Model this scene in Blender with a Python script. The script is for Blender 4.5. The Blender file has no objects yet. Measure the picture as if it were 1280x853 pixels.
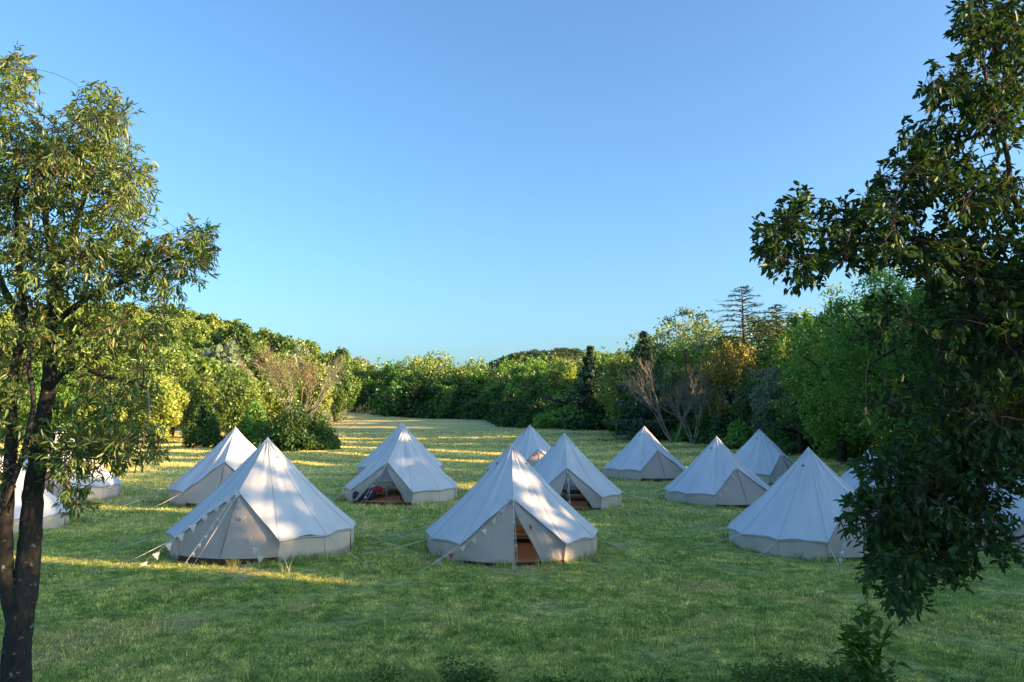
import bpy, math, random
import numpy as np
from mathutils import Matrix, Vector
R = math.radians
S = bpy.context.scene
COL = S.collection
random.seed(7)
rng = np.random.default_rng(7)

# ------------------------------------------------------------------ camera
CAM_Z = 3.8; HOR = 520
PITCH = math.atan((HOR - 426.5) / 924)
cd = bpy.data.cameras.new('camera'); cam = bpy.data.objects.new('camera', cd); COL.objects.link(cam)
cd.sensor_width = 36; cd.lens = 26.0; cd.clip_start = 0.05; cd.clip_end = 6000
cam.location = (0, 0, CAM_Z); cam.rotation_euler = (math.pi / 2 + PITCH, 0, 0)
S.camera = cam

# ------------------------------------------------------------------ sky and sun
SUN_EL, SUN_AZ = R(12.5), R(15)          # azimuth: degrees behind the +x axis
w = bpy.data.worlds.new('World'); S.world = w; w.use_nodes = True
nt = w.node_tree; bg = nt.nodes['Background']
sky = nt.nodes.new('ShaderNodeTexSky'); sky.sky_type = 'NISHITA'; sky.sun_disc = False
sky.sun_elevation = SUN_EL; sky.sun_rotation = R(90) + SUN_AZ
sky.altitude = 200; sky.air_density = 1.0; sky.dust_density = 3.2; sky.ozone_density = 2.6
wb = nt.nodes.new('ShaderNodeMix'); wb.data_type = 'RGBA'; wb.blend_type = 'MULTIPLY'; wb.inputs[0].default_value = 1; wb.inputs[7].default_value = (.66, .87, 1.0, 1)   # daylight white balance
nt.links.new(sky.outputs[0], wb.inputs[6]); nt.links.new(wb.outputs[2], bg.inputs[0]); bg.inputs[1].default_value = 0.115
L = Vector((math.cos(SUN_AZ) * math.cos(SUN_EL), -math.sin(SUN_AZ) * math.cos(SUN_EL), math.sin(SUN_EL)))
sd = bpy.data.lights.new('sun', 'SUN'); sun = bpy.data.objects.new('sun', sd); COL.objects.link(sun)
sd.energy = 5.0; sd.angle = R(0.53); sd.color = (1.0, 0.66, 0.33)
sun.rotation_euler = L.to_track_quat('Z', 'Y').to_euler(); sun.location = (40, -10, 30)
S.view_settings.view_transform = 'Standard'; S.view_settings.look = 'None'
S.view_settings.exposure = 1.86; S.view_settings.gamma = 1.0
S.render.engine = 'CYCLES'
S.cycles.max_bounces = 6; S.cycles.diffuse_bounces = 3; S.cycles.transmission_bounces = 3
S.cycles.transparent_max_bounces = 8; S.cycles.use_denoising = True

# ------------------------------------------------------------------ placing
def ray(px, py):
    x = (px - 640) / 924; y = -(py - 426.5) / 924
    return np.array([x, math.cos(PITCH) - y * math.sin(PITCH), math.sin(PITCH) + y * math.cos(PITCH)])
def at(px, py, Y):
    r = ray(px, py); return np.array([0, 0, CAM_Z]) + r * (Y / r[1])
Ln = np.array(L)
UH = np.array([math.sin(SUN_AZ), math.cos(SUN_AZ), 0])      # horizontal, across the sunlight
VH = np.cross(UH, Ln); VH = VH if VH[2] > 0 else -VH        # upright, across the sunlight
def uv(P): P = np.asarray(P); return P @ UH, P @ VH

# ------------------------------------------------------------------ terrain
TENTS = {  # name: apex px, py, depth, yaw degrees
    'A': (335, 546, 20.5, -7), 'B': (294, 535, 31.0, 8), 'C': (503.5, 537, 32.3, -14), 'D': (502, 529, 43, 5),
    'E': (640, 556, 21.5, 1), 'F': (663, 531, 42, 14), 'G': (705, 543, 32, 0), 'H': (805, 534, 44, 18),
    'I': (896, 546, 34.5, 14), 'J': (948.5, 537, 43, 26), 'K': (1012, 560.5, 23, 20), 'M': (1090, 557, 33, 10),
    'N': (1245, 569, 25.5, 5), 'O': (75, 532, 31, 12), 'P': (-12, 551, 25, 10)}
APEX = 2.96
ctrl = []
for k, (px, py, Y, a) in TENTS.items():
    p = at(px, py, Y); ctrl.append((p[0], p[1], p[2] - APEX))
for px, py, Y in [(430, 520, 170), (600, 526, 140), (740, 538, 95), (870, 554, 72), (990, 569, 56), (365, 563, 62), (250, 562, 64), (1280, 590, 38)]:
    p = at(px, py, Y); ctrl.append(tuple(p))
ctrl += [(0, 11, 0), (-8, 11, 0.05), (8, 11, -0.1), (-20, 12, .3), (22, 12, -.5), (0, -30, 0), (-60, 60, 2.0), (70, 40, .3), (-90, 150, 5.5), (120, 150, 5.5), (0, 300, 6)]
ctrl = np.array(ctrl)
def sstep(a, b, x): t = np.clip((x - a) / (b - a), 0, 1); return t * t * (3 - 2 * t)
def ground(x, y):
    x = np.atleast_1d(np.asarray(x, float)); y = np.atleast_1d(np.asarray(y, float))
    d2 = (x[:, None] - ctrl[:, 0]) ** 2 + (y[:, None] - ctrl[:, 1]) ** 2
    wt = 1 / (d2 + 6.0) ** 1.6
    z = (wt * ctrl[:, 2]).sum(1) / wt.sum(1)
    z += 0.04 * np.sin(x * .9 + 1.3 * np.sin(y * .5)) * np.cos(y * .7)
    z += 2.2 * sstep(8.6, 3.0, y)                                            # the bank the camera stands on
    z += 34 * np.exp(-((x + 150) / 82) ** 2 - ((y - 290) / 95) ** 2)          # left hill
    z += 64 * np.exp(-((x - 25) / 135) ** 2 - ((y - 940) / 150) ** 2) + 30 * np.exp(-((x - 160) / 120) ** 2 - ((y - 940) / 150) ** 2)           # far centre hill
    z += 10 * np.exp(-((x - 160) / 90) ** 2 - ((y - 250) / 120) ** 2)
    z += 8 * sstep(300, 1500, np.hypot(x, y))
    return z
def gz(x, y): return float(ground(x, y)[0])

# ------------------------------------------------------------------ node helpers
def mat(name):
    m = bpy.data.materials.new(name); m.use_nodes = True
    m.node_tree.nodes.clear()
    return m, m.node_tree
def N(nt, t, **kw):
    n = nt.nodes.new(t)
    for k, v in kw.items():
        if k in n.inputs: n.inputs[k].default_value = v
        else: setattr(n, k, v)
    return n
def ln(nt, a, b): nt.links.new(a, b)
def noise(nt, vec, scale, detail=4, rough=.55):
    n = N(nt, 'ShaderNodeTexNoise'); n.inputs['Scale'].default_value = scale
    n.inputs['Detail'].default_value = detail; n.inputs['Roughness'].default_value = rough
    if vec is not None: ln(nt, vec, n.inputs['Vector'])
    return n.outputs['Fac']
def ramp(nt, fac, stops):
    r = N(nt, 'ShaderNodeValToRGB'); cr = r.color_ramp
    while len(cr.elements) < len(stops): cr.elements.new(.5)
    for e, (p, c) in zip(cr.elements, stops):
        e.position = p; e.color = (*c, 1) if len(c) == 3 else c
    ln(nt, fac, r.inputs[0]); return r.outputs[0]
def mixc(nt, f, a, b, mode='MIX'):
    m = N(nt, 'ShaderNodeMix', data_type='RGBA', blend_type=mode)
    for s, v in ((m.inputs[0], f), (m.inputs[6], a), (m.inputs[7], b)):
        if isinstance(v, (int, float)): s.default_value = v
        elif isinstance(v, tuple): s.default_value = (*v, 1)
        else: ln(nt, v, s)
    return m.outputs[2]
def math_(nt, op, a, b=0.0, c=None):
    m = N(nt, 'ShaderNodeMath', operation=op)
    for i, v in enumerate((a, b) if c is None else (a, b, c)):
        if isinstance(v, (int, float)): m.inputs[i].default_value = v
        else: ln(nt, v, m.inputs[i])
    return m.outputs[0]
def out(nt, sh):
    o = N(nt, 'ShaderNodeOutputMaterial'); ln(nt, sh, o.inputs[0])

def leaf_mat(name, dark, mid, light, scale=.35, trans=.35, gloss=.04, warm=None, gain=2.15):
    m, t = mat(name)
    pos = N(t, 'ShaderNodeNewGeometry').outputs['Position']
    n1 = noise(t, pos, scale, 3); n2 = noise(t, pos, scale * 9, 2)
    ri = N(t, 'ShaderNodeObjectInfo').outputs['Random']
    f = math_(t, 'ADD', math_(t, 'MULTIPLY', n1, .6), math_(t, 'MULTIPLY', n2, .4))
    f = math_(t, 'ADD', f, math_(t, 'MULTIPLY', math_(t, 'SUBTRACT', ri, .5), .22))
    dark, mid, light = [tuple(x * gain for x in q) for q in (dark, mid, light)]
    c = ramp(t, f, [(.32, dark), (.5, mid), (.68, light)])
    if warm:
        n3 = noise(t, pos, scale * 5 + 1.3, 1)
        c = mixc(t, ramp(t, n3, [(.60, (0, 0, 0)), (.70, (1, 1, 1))]), c, warm)
    d = N(t, 'ShaderNodeBsdfDiffuse'); ln(t, c, d.inputs[0])
    tr = N(t, 'ShaderNodeBsdfTranslucent'); ln(t, mixc(t, 1.0, c, (1.3, 1.2, .5), 'MULTIPLY'), tr.inputs[0])
    g = N(t, 'ShaderNodeBsdfGlossy'); g.inputs['Roughness'].default_value = .42; g.inputs[0].default_value = (.8, .85, .9, 1)
    a = N(t, 'ShaderNodeMixShader'); a.inputs[0].default_value = trans; ln(t, d.outputs[0], a.inputs[1]); ln(t, tr.outputs[0], a.inputs[2])
    b = N(t, 'ShaderNodeMixShader'); b.inputs[0].default_value = gloss; ln(t, a.outputs[0], b.inputs[1]); ln(t, g.outputs[0], b.inputs[2])
    out(t, b.outputs[0]); return m

def plain(name, col, rough=.7, var=.25, scale=8, bump=0.0, bscale=40, trans=0.0, spec=.3):
    m, t = mat(name)
    pos = N(t, 'ShaderNodeTexCoord').outputs['Object']
    f = noise(t, pos, scale, 4)
    ri = N(t, 'ShaderNodeObjectInfo').outputs['Random']
    lo = tuple(c * (1 - var) for c in col); hi = tuple(min(1, c * (1 + var)) for c in col)
    c = ramp(t, f, [(.3, lo), (.7, hi)])
    c = mixc(t, 1.0, c, ramp(t, ri, [(0, (1 - var * .3,) * 3), (1, (1, 1, 1))]), 'MULTIPLY')
    p = N(t, 'ShaderNodeBsdfPrincipled'); ln(t, c, p.inputs['Base Color']); p.inputs['Roughness'].default_value = rough
    p.inputs['Specular IOR Level'].default_value = spec
    if bump:
        b = N(t, 'ShaderNodeBump'); b.inputs['Strength'].default_value = bump; b.inputs['Distance'].default_value = .02
        ln(t, noise(t, pos, bscale, 5), b.inputs['Height']); ln(t, b.outputs[0], p.inputs['Normal'])
    sh = p.outputs[0]
    if trans:
        tr = N(t, 'ShaderNodeBsdfTranslucent'); ln(t, c, tr.inputs[0])
        mx = N(t, 'ShaderNodeMixShader'); mx.inputs[0].default_value = trans
        ln(t, sh, mx.inputs[1]); ln(t, tr.outputs[0], mx.inputs[2]); sh = mx.outputs[0]
    out(t, sh); return m

WORN = [(*at(px, py, Y)[:2], r_) for px, py, Y, r_ in [(115, 792, 12.9, .9), (215, 775, 13.6, .55), (45, 822, 11.8, .6), (650, 705, 18.7, .75), (530, 700, 19.3, .4), (880, 720, 17.2, .6), (300, 705, 17.7, .5)]]
def grass_colour(t, k=1.0):
    pos = N(t, 'ShaderNodeNewGeometry').outputs['Position']
    mp = N(t, 'ShaderNodeMapping'); mp.inputs['Scale'].default_value = (1, 1, 0); ln(t, pos, mp.inputs[0]); p2 = mp.outputs[0]
    n1 = noise(t, p2, .33, 5, .6); n2 = noise(t, p2, 1.3, 4); n3 = noise(t, p2, .9, 6, .7)
    c = ramp(t, n1, [(.30, (.090 * k, .124 * k, .038 * k)), (.46, (.148 * k, .168 * k, .052 * k)), (.64, (.235 * k, .212 * k, .085 * k))])
    c2 = ramp(t, n2, [(.32, (.075 * k, .115 * k, .035 * k)), (.68, (.22 * k, .22 * k, .078 * k))])
    c = mixc(t, .45, c, c2)
    c = mixc(t, 1.0, c, ramp(t, noise(t, p2, 3.4, 5, .65), [(.32, (.50, .55, .55)), (.50, (1, .95, 1)), (.66, (1.5, 1.25, 1.3))]), 'MULTIPLY')
    sep = N(t, 'ShaderNodeSeparateXYZ'); ln(t, pos, sep.inputs[0])
    # dry worn ground
    wear = ramp(t, n3, [(.55, (0, 0, 0)), (.64, (1, 1, 1))])
    c = mixc(t, math_(t, 'MULTIPLY', wear, .75), c, (.24 * k, .185 * k, .095 * k))
    jit = N(t, 'ShaderNodeVectorMath', operation='SCALE'); ncol = N(t, 'ShaderNodeTexNoise'); ncol.inputs['Scale'].default_value = 1.4; ncol.inputs['Detail'].default_value = 4; ln(t, p2, ncol.inputs['Vector']); ln(t, ncol.outputs['Color'], jit.inputs[0]); jit.inputs['Scale'].default_value = 1.6
    pj = N(t, 'ShaderNodeVectorMath', operation='ADD'); ln(t, p2, pj.inputs[0]); ln(t, jit.outputs[0], pj.inputs[1]); best = None
    for wx, wy, wr in WORN:
        dn = N(t, 'ShaderNodeVectorMath', operation='DISTANCE'); ln(t, pj.outputs[0], dn.inputs[0]); dn.inputs[1].default_value = (wx + .8, wy + .8, .8)
        v_ = math_(t, 'DIVIDE', dn.outputs['Value'], wr * 1.5); best = v_ if best is None else math_(t, 'MINIMUM', best, v_)
    c = mixc(t, math_(t, 'MULTIPLY', ramp(t, best, [(.45, (1, 1, 1)), (1.0, (0, 0, 0))]), .6), c, (.23 * k, .17 * k, .085 * k))
    # hay meadow farther out, cut in rows
    st = N(t, 'ShaderNodeMapping'); st.inputs['Scale'].default_value = (.012, .30, 0); st.inputs['Rotation'].default_value = (0, 0, .06); ln(t, pos, st.inputs[0])
    rows = noise(t, st.outputs[0], 1.0, 4, .6)
    hay = ramp(t, rows, [(.36, (.17 * k, .18 * k, .080 * k)), (.54, (.26 * k, .235 * k, .11 * k)), (.68, (.36 * k, .30 * k, .15 * k))])
    mr = N(t, 'ShaderNodeMapRange'); mr.inputs[1].default_value = 32; mr.inputs[2].default_value = 60
    ln(t, math_(t, 'ADD', sep.outputs[1], math_(t, 'MULTIPLY', n1, 22)), mr.inputs[0]); mr.clamp = True
    c = mixc(t, 1.0, c, (.92, 1.04, 1.05), 'MULTIPLY')
    return mixc(t, mr.outputs[0], c, hay), n3, pos

M = {}
m, t = mat('meadow_soil'); c, wn, pos = grass_colour(t, 2.2)
p = N(t, 'ShaderNodeBsdfDiffuse')
fine = noise(t, pos, 9, 6, .7)
c = mixc(t, 1.0, c, ramp(t, fine, [(.3, (.45, .45, .42)), (.65, (1.25, 1.22, 1.15))]), 'MULTIPLY')
ln(t, c, p.inputs[0])
b = N(t, 'ShaderNodeBump'); b.inputs['Strength'].default_value = .9; b.inputs['Distance'].default_value = .12
ln(t, noise(t, pos, 5, 8, .7), b.inputs['Height']); ln(t, b.outputs[0], p.inputs['Normal']); out(t, p.outputs[0]); M['ground'] = m

m, t = mat('grass_blades'); c, wn, pos = grass_colour(t, 3.3)
ri = N(t, 'ShaderNodeObjectInfo').outputs['Random']
c = mixc(t, 1.0, c, ramp(t, ri, [(0, (.6, .72, .6)), (1, (1.35, 1.22, 1.15))]), 'MULTIPLY')
tn = N(t, 'ShaderNodeAttribute', attribute_name='tone'); c = mixc(t, 1.0, c, ramp(t, tn.outputs['Fac'], [(0, (.40, .48, .38)), (.6, (1.0, 1.0, .95)), (1, (1.9, 1.65, 1.5))]), 'MULTIPLY')
d = N(t, 'ShaderNodeBsdfDiffuse'); ln(t, c, d.inputs[0]); tr = N(t, 'ShaderNodeBsdfTranslucent'); ln(t, c, tr.inputs[0])
a = N(t, 'ShaderNodeMixShader'); a.inputs[0].default_value = .45; ln(t, d.outputs[0], a.inputs[1]); ln(t, tr.outputs[0], a.inputs[2]); out(t, a.outputs[0]); M['grass'] = m

M['weed'] = leaf_mat('weed_leaves', (.045, .095, .02), (.08, .15, .03), (.14, .21, .045), 1.5, gain=1.25, gloss=.015)
M['almond'] = leaf_mat('narrow_leaves', (.055, .095, .026), (.10, .155, .036), (.19, .22, .05), 1.2, .45, .05, warm=(.30, .17, .06), gain=1.7)
M['ovate'] = leaf_mat('oval_leaves', (.020, .042, .015), (.03, .062, .018), (.05, .095, .025), 1.2, .28, .02, gain=1.4)
M['oak'] = leaf_mat('oak_leaves', (.045, .085, .018), (.085, .13, .026), (.15, .18, .035), .12)
M['olive'] = leaf_mat('yellow_green_leaves', (.070, .115, .026), (.112, .160, .034), (.170, .210, .05), .12, gain=1.55)
M['deep'] = leaf_mat('deep_green_leaves', (.022, .05, .018), (.04, .08, .024), (.065, .115, .03), .2, gloss=.015, gain=1.55)
M['mid'] = leaf_mat('middle_green_leaves', (.035, .085, .02), (.06, .125, .026), (.10, .165, .035), .2, gloss=.015)
M['farwood'] = leaf_mat('distant_leaves', (.035, .055, .035), (.05, .08, .045), (.075, .10, .05), .02, gain=1.1, gloss=0)
M['grey'] = leaf_mat('grey_green_leaves', (.055, .08, .05), (.09, .115, .07), (.13, .15, .085), .2)
M['conifer'] = leaf_mat('conifer_needles', (.012, .028, .018), (.022, .045, .026), (.04, .06, .032), .3, .1, .03)
M['gold'] = leaf_mat('sunlit_golden_leaves', (.13, .13, .02), (.21, .19, .03), (.30, .26, .045), .2, gain=1.1)  # golden tone puts the yellow sunlight into the leaf colour
M['bark'] = plain('dark_bark', (.06, .045, .035), .9, .5, 6, .8, 30)
m, t = mat('lichen_bark'); pos = N(t, 'ShaderNodeTexCoord').outputs['Object']
mp = N(t, 'ShaderNodeMapping'); mp.inputs['Scale'].default_value = (1, 1, .35); ln(t, pos, mp.inputs[0])
n1 = noise(t, mp.outputs[0], 22, 6, .7); n2 = noise(t, pos, 11, 4, .7)
c = ramp(t, n1, [(.3, (.008, .007, .0065)), (.65, (.036, .031, .027))])
c = mixc(t, ramp(t, n2, [(.62, (0, 0, 0)), (.66, (1, 1, 1))]), c, (.20, .22, .18))
p = N(t, 'ShaderNodeBsdfPrincipled'); ln(t, c, p.inputs[0]); p.inputs['Roughness'].default_value = .9
b = N(t, 'ShaderNodeBump'); b.inputs['Strength'].default_value = 1; b.inputs['Distance'].default_value = .03; ln(t, n1, b.inputs['Height']); ln(t, b.outputs[0], p.inputs['Normal'])
out(t, p.outputs[0]); M['lichen'] = m
M['drytwigleaf'] = leaf_mat('dry_twig_leaves', (.16, .11, .05), (.22, .15, .07), (.28, .20, .09), .5, gain=1.0)
M['pale_bark'] = plain('pale_bark', (.24, .20, .15), .9, .35, 9, .5, 40)
M['twig'] = plain('dry_twigs', (.23, .215, .17), .9, .3, 3)

def canvas(name, col, bump=.12, trans=.12, dirt=False):
    m, t = mat(name)
    oc = N(t, 'ShaderNodeTexCoord').outputs['Object']; gp = N(t, 'ShaderNodeNewGeometry').outputs['Position']
    ri = N(t, 'ShaderNodeObjectInfo').outputs['Random']
    st = noise(t, gp, 1.1, 5, .6)
    c = ramp(t, st, [(.3, tuple(x * .90 for x in col)), (.62, col)])
    c = mixc(t, 1.0, c, ramp(t, ri, [(0, (.95, .95, .95)), (1, (1, 1, 1))]), 'MULTIPLY')
    if dirt:
        sz = N(t, 'ShaderNodeSeparateXYZ'); ln(t, oc, sz.inputs[0]); hz = math_(t, 'SUBTRACT', math_(t, 'MULTIPLY', noise(t, gp, 6, 5, .7), .30), sz.outputs[2])
        c = mixc(t, math_(t, 'MULTIPLY', ramp(t, hz, [(.02, (0, 0, 0)), (.14, (1, 1, 1))]), .65), c, (.22, .19, .12))
    p = N(t, 'ShaderNodeBsdfDiffuse'); ln(t, c, p.inputs[0])
    b = N(t, 'ShaderNodeBump'); b.inputs['Strength'].default_value = bump; b.inputs['Distance'].default_value = .06
    mp = N(t, 'ShaderNodeMapping'); mp.inputs['Scale'].default_value = (1, 1, .35); ln(t, oc, mp.inputs[0])
    h = math_(t, 'ADD', noise(t, mp.outputs[0], 3.2, 3), math_(t, 'MULTIPLY', noise(t, oc, 90, 2), .06))
    ln(t, h, b.inputs['Height']); ln(t, b.outputs[0], p.inputs['Normal'])
    tr = N(t, 'ShaderNodeBsdfTranslucent'); ln(t, c, tr.inputs[0])
    mx = N(t, 'ShaderNodeMixShader'); mx.inputs[0].default_value = trans
    ln(t, p.outputs[0], mx.inputs[1]); ln(t, tr.outputs[0], mx.inputs[2]); out(t, mx.outputs[0]); return m
M['roof'] = canvas('roof_canvas', (.72, .74, .77), .2, .22)
M['wall'] = canvas('wall_canvas', (.70, .61, .51), .3, .22, True)  # same cloth as the roof; warmer tone paints in light off the grass
M['door'] = canvas('door_canvas', (.52, .445, .385), .25, .18, True)
M['seam'] = plain('canvas_hem', (.50, .50, .51), .9, .1)
M['hem'] = plain('dark_hem_shade', (.20, .20, .22), .9, .1)  # dark tone draws the shade line under the eaves; zips and vents share it
M['rope'] = plain('guy_rope', (.66, .65, .58), .9, .1)
M['peg'] = plain('steel_peg', (.16, .15, .13), .6, .1)
M['pole'] = plain('galvanised_pole', (.45, .45, .46), .4, .1)
M['sheet'] = plain('terracotta_groundsheet', (.62, .25, .10), .8, .2)  # terracotta floor, brightened to carry the orange glow inside the tents
M['sheetdark'] = plain('brown_groundsheet', (.11, .055, .035), .8, .2)
M['penwhite'] = plain('white_cotton', (.78, .76, .70), .9, .05, trans=.3)
M['penred'] = plain('red_cotton', (.55, .10, .09), .9, .05, trans=.3)
M['penblue'] = plain('blue_cotton', (.25, .38, .60), .9, .05, trans=.3)
M['pengreen'] = plain('pale_green_cotton', (.50, .62, .42), .9, .05, trans=.3)
M['navy'] = plain('navy_nylon', (.02, .028, .06), .6, .2)
M['red'] = plain('red_nylon', (.50, .03, .05), .6, .15)
M['black'] = plain('black_nylon', (.02, .02, .022), .6, .2)
M['linen'] = plain('cream_linen', (.72, .66, .56), .95, .08, 4, .4, 9)
M['orange'] = plain('orange_glow_blanket', (.75, .30, .07), .95, .1, 4, .4, 9)  # orange stands in for the warm glow inside the tents
M['wood'] = plain('pine_wood', (.38, .24, .12), .7, .25, 5)

# ------------------------------------------------------------------ mesh helpers
def mesh_np(name, V, F=None, loops=None, counts=None, smooth=False):
    me = bpy.data.meshes.new(name); V = np.asarray(V, dtype=np.float32)
    if F is not None:
        F = np.asarray(F, dtype=np.int32); loops = F.ravel(); counts = np.full(len(F), F.shape[1], np.int32)
    loops = np.asarray(loops, np.int32); counts = np.asarray(counts, np.int32)
    me.vertices.add(len(V)); me.vertices.foreach_set('co', V.ravel())
    me.loops.add(len(loops)); me.loops.foreach_set('vertex_index', loops)
    me.polygons.add(len(counts))
    st = np.zeros(len(counts), np.int32); st[1:] = np.cumsum(counts)[:-1]
    me.polygons.foreach_set('loop_start', st)
    if smooth: me.polygons.foreach_set('use_smooth', np.ones(len(counts), bool))
    me.update(calc_edges=True); return me
def ob(name, me, m=None, parent=None, loc=None, rotz=None, **props):
    o = bpy.data.objects.new(name, me); COL.objects.link(o)
    if m is not None and me is not None and len(me.materials) == 0: me.materials.append(M[m] if isinstance(m, str) else m)
    if parent is not None: o.parent = parent
    if loc is not None: o.location = tuple(float(v) for v in loc)
    if rotz is not None: o.rotation_euler = (0, 0, rotz)
    for k, v in props.items(): o[k] = v
    return o
def thing(name, label, cat, loc=(0, 0, 0), rotz=0, group=None):
    o = ob(name, None, loc=loc, rotz=rotz, label=label, category=cat); o.empty_display_size = .3
    if group: o['group'] = group
    return o
class Geo:                                     # collects tubes, quads and boxes into one mesh
    def __init__(s): s.V = []; s.F = []; s.n = 0
    def add(s, V, F):
        V = np.asarray(V, float); s.V.append(V); s.F += [tuple(i + s.n for i in f) for f in F]; s.n += len(V); return s
    def tube(s, pts, rad, k=6, cap=True):
        pts = [np.asarray(p, float) for p in pts]; n = len(pts)
        rad = [rad] * n if isinstance(rad, (int, float)) else rad
        V = []
        for i in range(n):
            d = pts[min(i + 1, n - 1)] - pts[max(i - 1, 0)]; d = d / (np.linalg.norm(d) + 1e-9)
            a = np.cross(d, [0, 0, 1]) if abs(d[2]) < .9 else np.cross(d, [1, 0, 0]); a /= np.linalg.norm(a); b_ = np.cross(d, a)
            for j in range(k):
                th = 2 * math.pi * j / k; V.append(pts[i] + rad[i] * (math.cos(th) * a + math.sin(th) * b_))
        F = [(i * k + j, i * k + (j + 1) % k, (i + 1) * k + (j + 1) % k, (i + 1) * k + j) for i in range(n - 1) for j in range(k)]
        if cap: F += [tuple(range(k))[::-1], tuple((n - 1) * k + j for j in range(k))]
        return s.add(V, F)
    def box(s, c, d, rz=0):
        c = np.array(c, float); d = np.array(d, float) / 2
        V = np.array([[x, y, z] for z in (-1, 1) for y in (-1, 1) for x in (-1, 1)]) * d
        cs, sn = math.cos(rz), math.sin(rz); V = np.stack([V[:, 0] * cs - V[:, 1] * sn, V[:, 0] * sn + V[:, 1] * cs, V[:, 2]], 1) + c
        return s.add(V, [(0, 2, 3, 1), (4, 5, 7, 6), (0, 1, 5, 4), (2, 6, 7, 3), (0, 4, 6, 2), (1, 3, 7, 5)])
    def mesh(s, name, smooth=False):
        V = np.concatenate(s.V); loops = [i for f in s.F for i in f]; cnt = [len(f) for f in s.F]
        return mesh_np(name, V, loops=loops, counts=cnt, smooth=smooth)
def norm(a): return a / (np.linalg.norm(a, axis=-1, keepdims=True) + 1e-9)
def leaf_geo(P, D, Nn, ln_, wd, kind='rhomb'):
    """P base points, D leaf axis, Nn approximate normal"""
    n = len(P); ln_ = np.broadcast_to(ln_, n)[:, None]; wd = np.broadcast_to(wd, n)[:, None]
    D = norm(D); Sx = norm(np.cross(D, Nn)); Nn = np.cross(Sx, D)
    if kind == 'rhomb':
        V = np.stack([P, P + D * ln_ * .5 + Sx * wd * .5, P + D * ln_, P + D * ln_ * .45 - Sx * wd * .5], 1).reshape(-1, 3)
        return V, np.arange(n * 4).reshape(n, 4)
    V = np.stack([P, P + D * ln_ * .28 + Sx * wd * .42 + Nn * wd * .16, P + D * ln_ * .62 + Sx * wd * .40 + Nn * wd * .12, P + D * ln_ - Nn * ln_ * .12,
                  P + D * ln_ * .62 - Sx * wd * .40 + Nn * wd * .12, P + D * ln_ * .28 - Sx * wd * .42 + Nn * wd * .16], 1).reshape(-1, 3)
    b0 = np.arange(n)[:, None] * 6
    return V, np.concatenate([b0 + np.array([[0, 1, 2, 3]]), b0 + np.array([[0, 3, 4, 5]])])

# ------------------------------------------------------------------ ground sheet
def axis(a, b, fine0, fine1, h0, h1):
    xs = list(np.arange(fine0, fine1 + 1e-6, h0)); s = h0; x = fine1
    while x < b: s = min(s * 1.13, h1); x += s; xs.append(x)
    s = h0; x = fine0
    while x > a: s = min(s * 1.13, h1); x -= s; xs.insert(0, x)
    return np.array(xs)
gx = axis(-2600, 2600, -26, 26, .55, 90); gy = axis(-500, 3200, 2, 60, .55, 90)
GX, GY = np.meshgrid(gx, gy); GZ = ground(GX.ravel(), GY.ravel())
V = np.stack([GX.ravel(), GY.ravel(), GZ], 1); nx = len(gx); ii = np.arange(len(gy) - 1)[:, None] * nx + np.arange(nx - 1)[None]
ii = ii.ravel(); F = np.stack([ii, ii + 1, ii + nx + 1, ii + nx], 1)
ob('ground', mesh_np('ground', V, F, smooth=True), 'ground', kind='structure')

# ------------------------------------------------------------------ tents
ZE, RE = .50, 2.5; NS = 10; A0 = R(33); STEP = (2 * math.pi - 2 * A0) / NS
PK = np.array([0, -1.58, 1.64])
def dirv(a): return np.array([math.sin(a), -math.cos(a), 0.0])     # angle from the door, anticlockwise seen from the front right
def seam(a, t):                                                    # point on the seam at angle a, t 0 apex .. 1 eave
    t = np.asarray(t)[..., None]; r = .05 + (RE - .05) * t
    z = APEX - .05 + (ZE - APEX + .05) * t - .09 * np.sin(np.pi * t) + .03 * t ** 6
    return dirv(a) * r + np.concatenate([np.zeros_like(z), np.zeros_like(z), z], -1)
def ridge(t):
    t = np.asarray(t)[..., None]; top = np.array([0, -.05, APEX - .05])
    return top + (PK - top) * t + np.array([0, 0, -1.0]) * .05 * np.sin(np.pi * t)
def patch(name, fA, fB, nu, nv, sag, seed, scal=0.0):
    t = np.linspace(0, 1, nv + 1); A = fA(t); B = fB(t); r_ = np.random.default_rng(seed)
    ph = r_.uniform(0, 6, 4); V = []
    for i in range(nu + 1):
        s_ = i / nu; Pt = A * (1 - s_) + B * s_; nrm = norm(np.cross(B[-1] - A[-1], A[0] - A[-1]) + 1e-6)
        if nrm[2] < 0: nrm = -nrm
        k = -sag * math.sin(math.pi * s_) * np.sin(np.pi * t * .5 + .2)
        k = k + math.sin(math.pi * s_) * (.020 * np.sin(5 * t + 7 * s_ + ph[0]) + .010 * np.sin(13 * t * (.6 + s_) + ph[1]) + .009 * np.sin(17 * s_ + 3 * t + ph[2]) * 4 * t * (1 - t) + .012 * np.sin(11 * s_ - 5 * t + ph[3]) * t ** 3)
        Pt = Pt + nrm * k[:, None]; Pt[:, 2] += scal * math.sin(math.pi * s_) * t ** 3
        V.append(Pt)
    V = np.concatenate(V); ii = (np.arange(nu)[:, None] * (nv + 1) + np.arange(nv)[None]).ravel()
    F = np.stack([ii, ii + nv + 1, ii + nv + 2, ii + 1], 1)
    return mesh_np(name, V, F, smooth=True)
ROOFS = []
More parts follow.
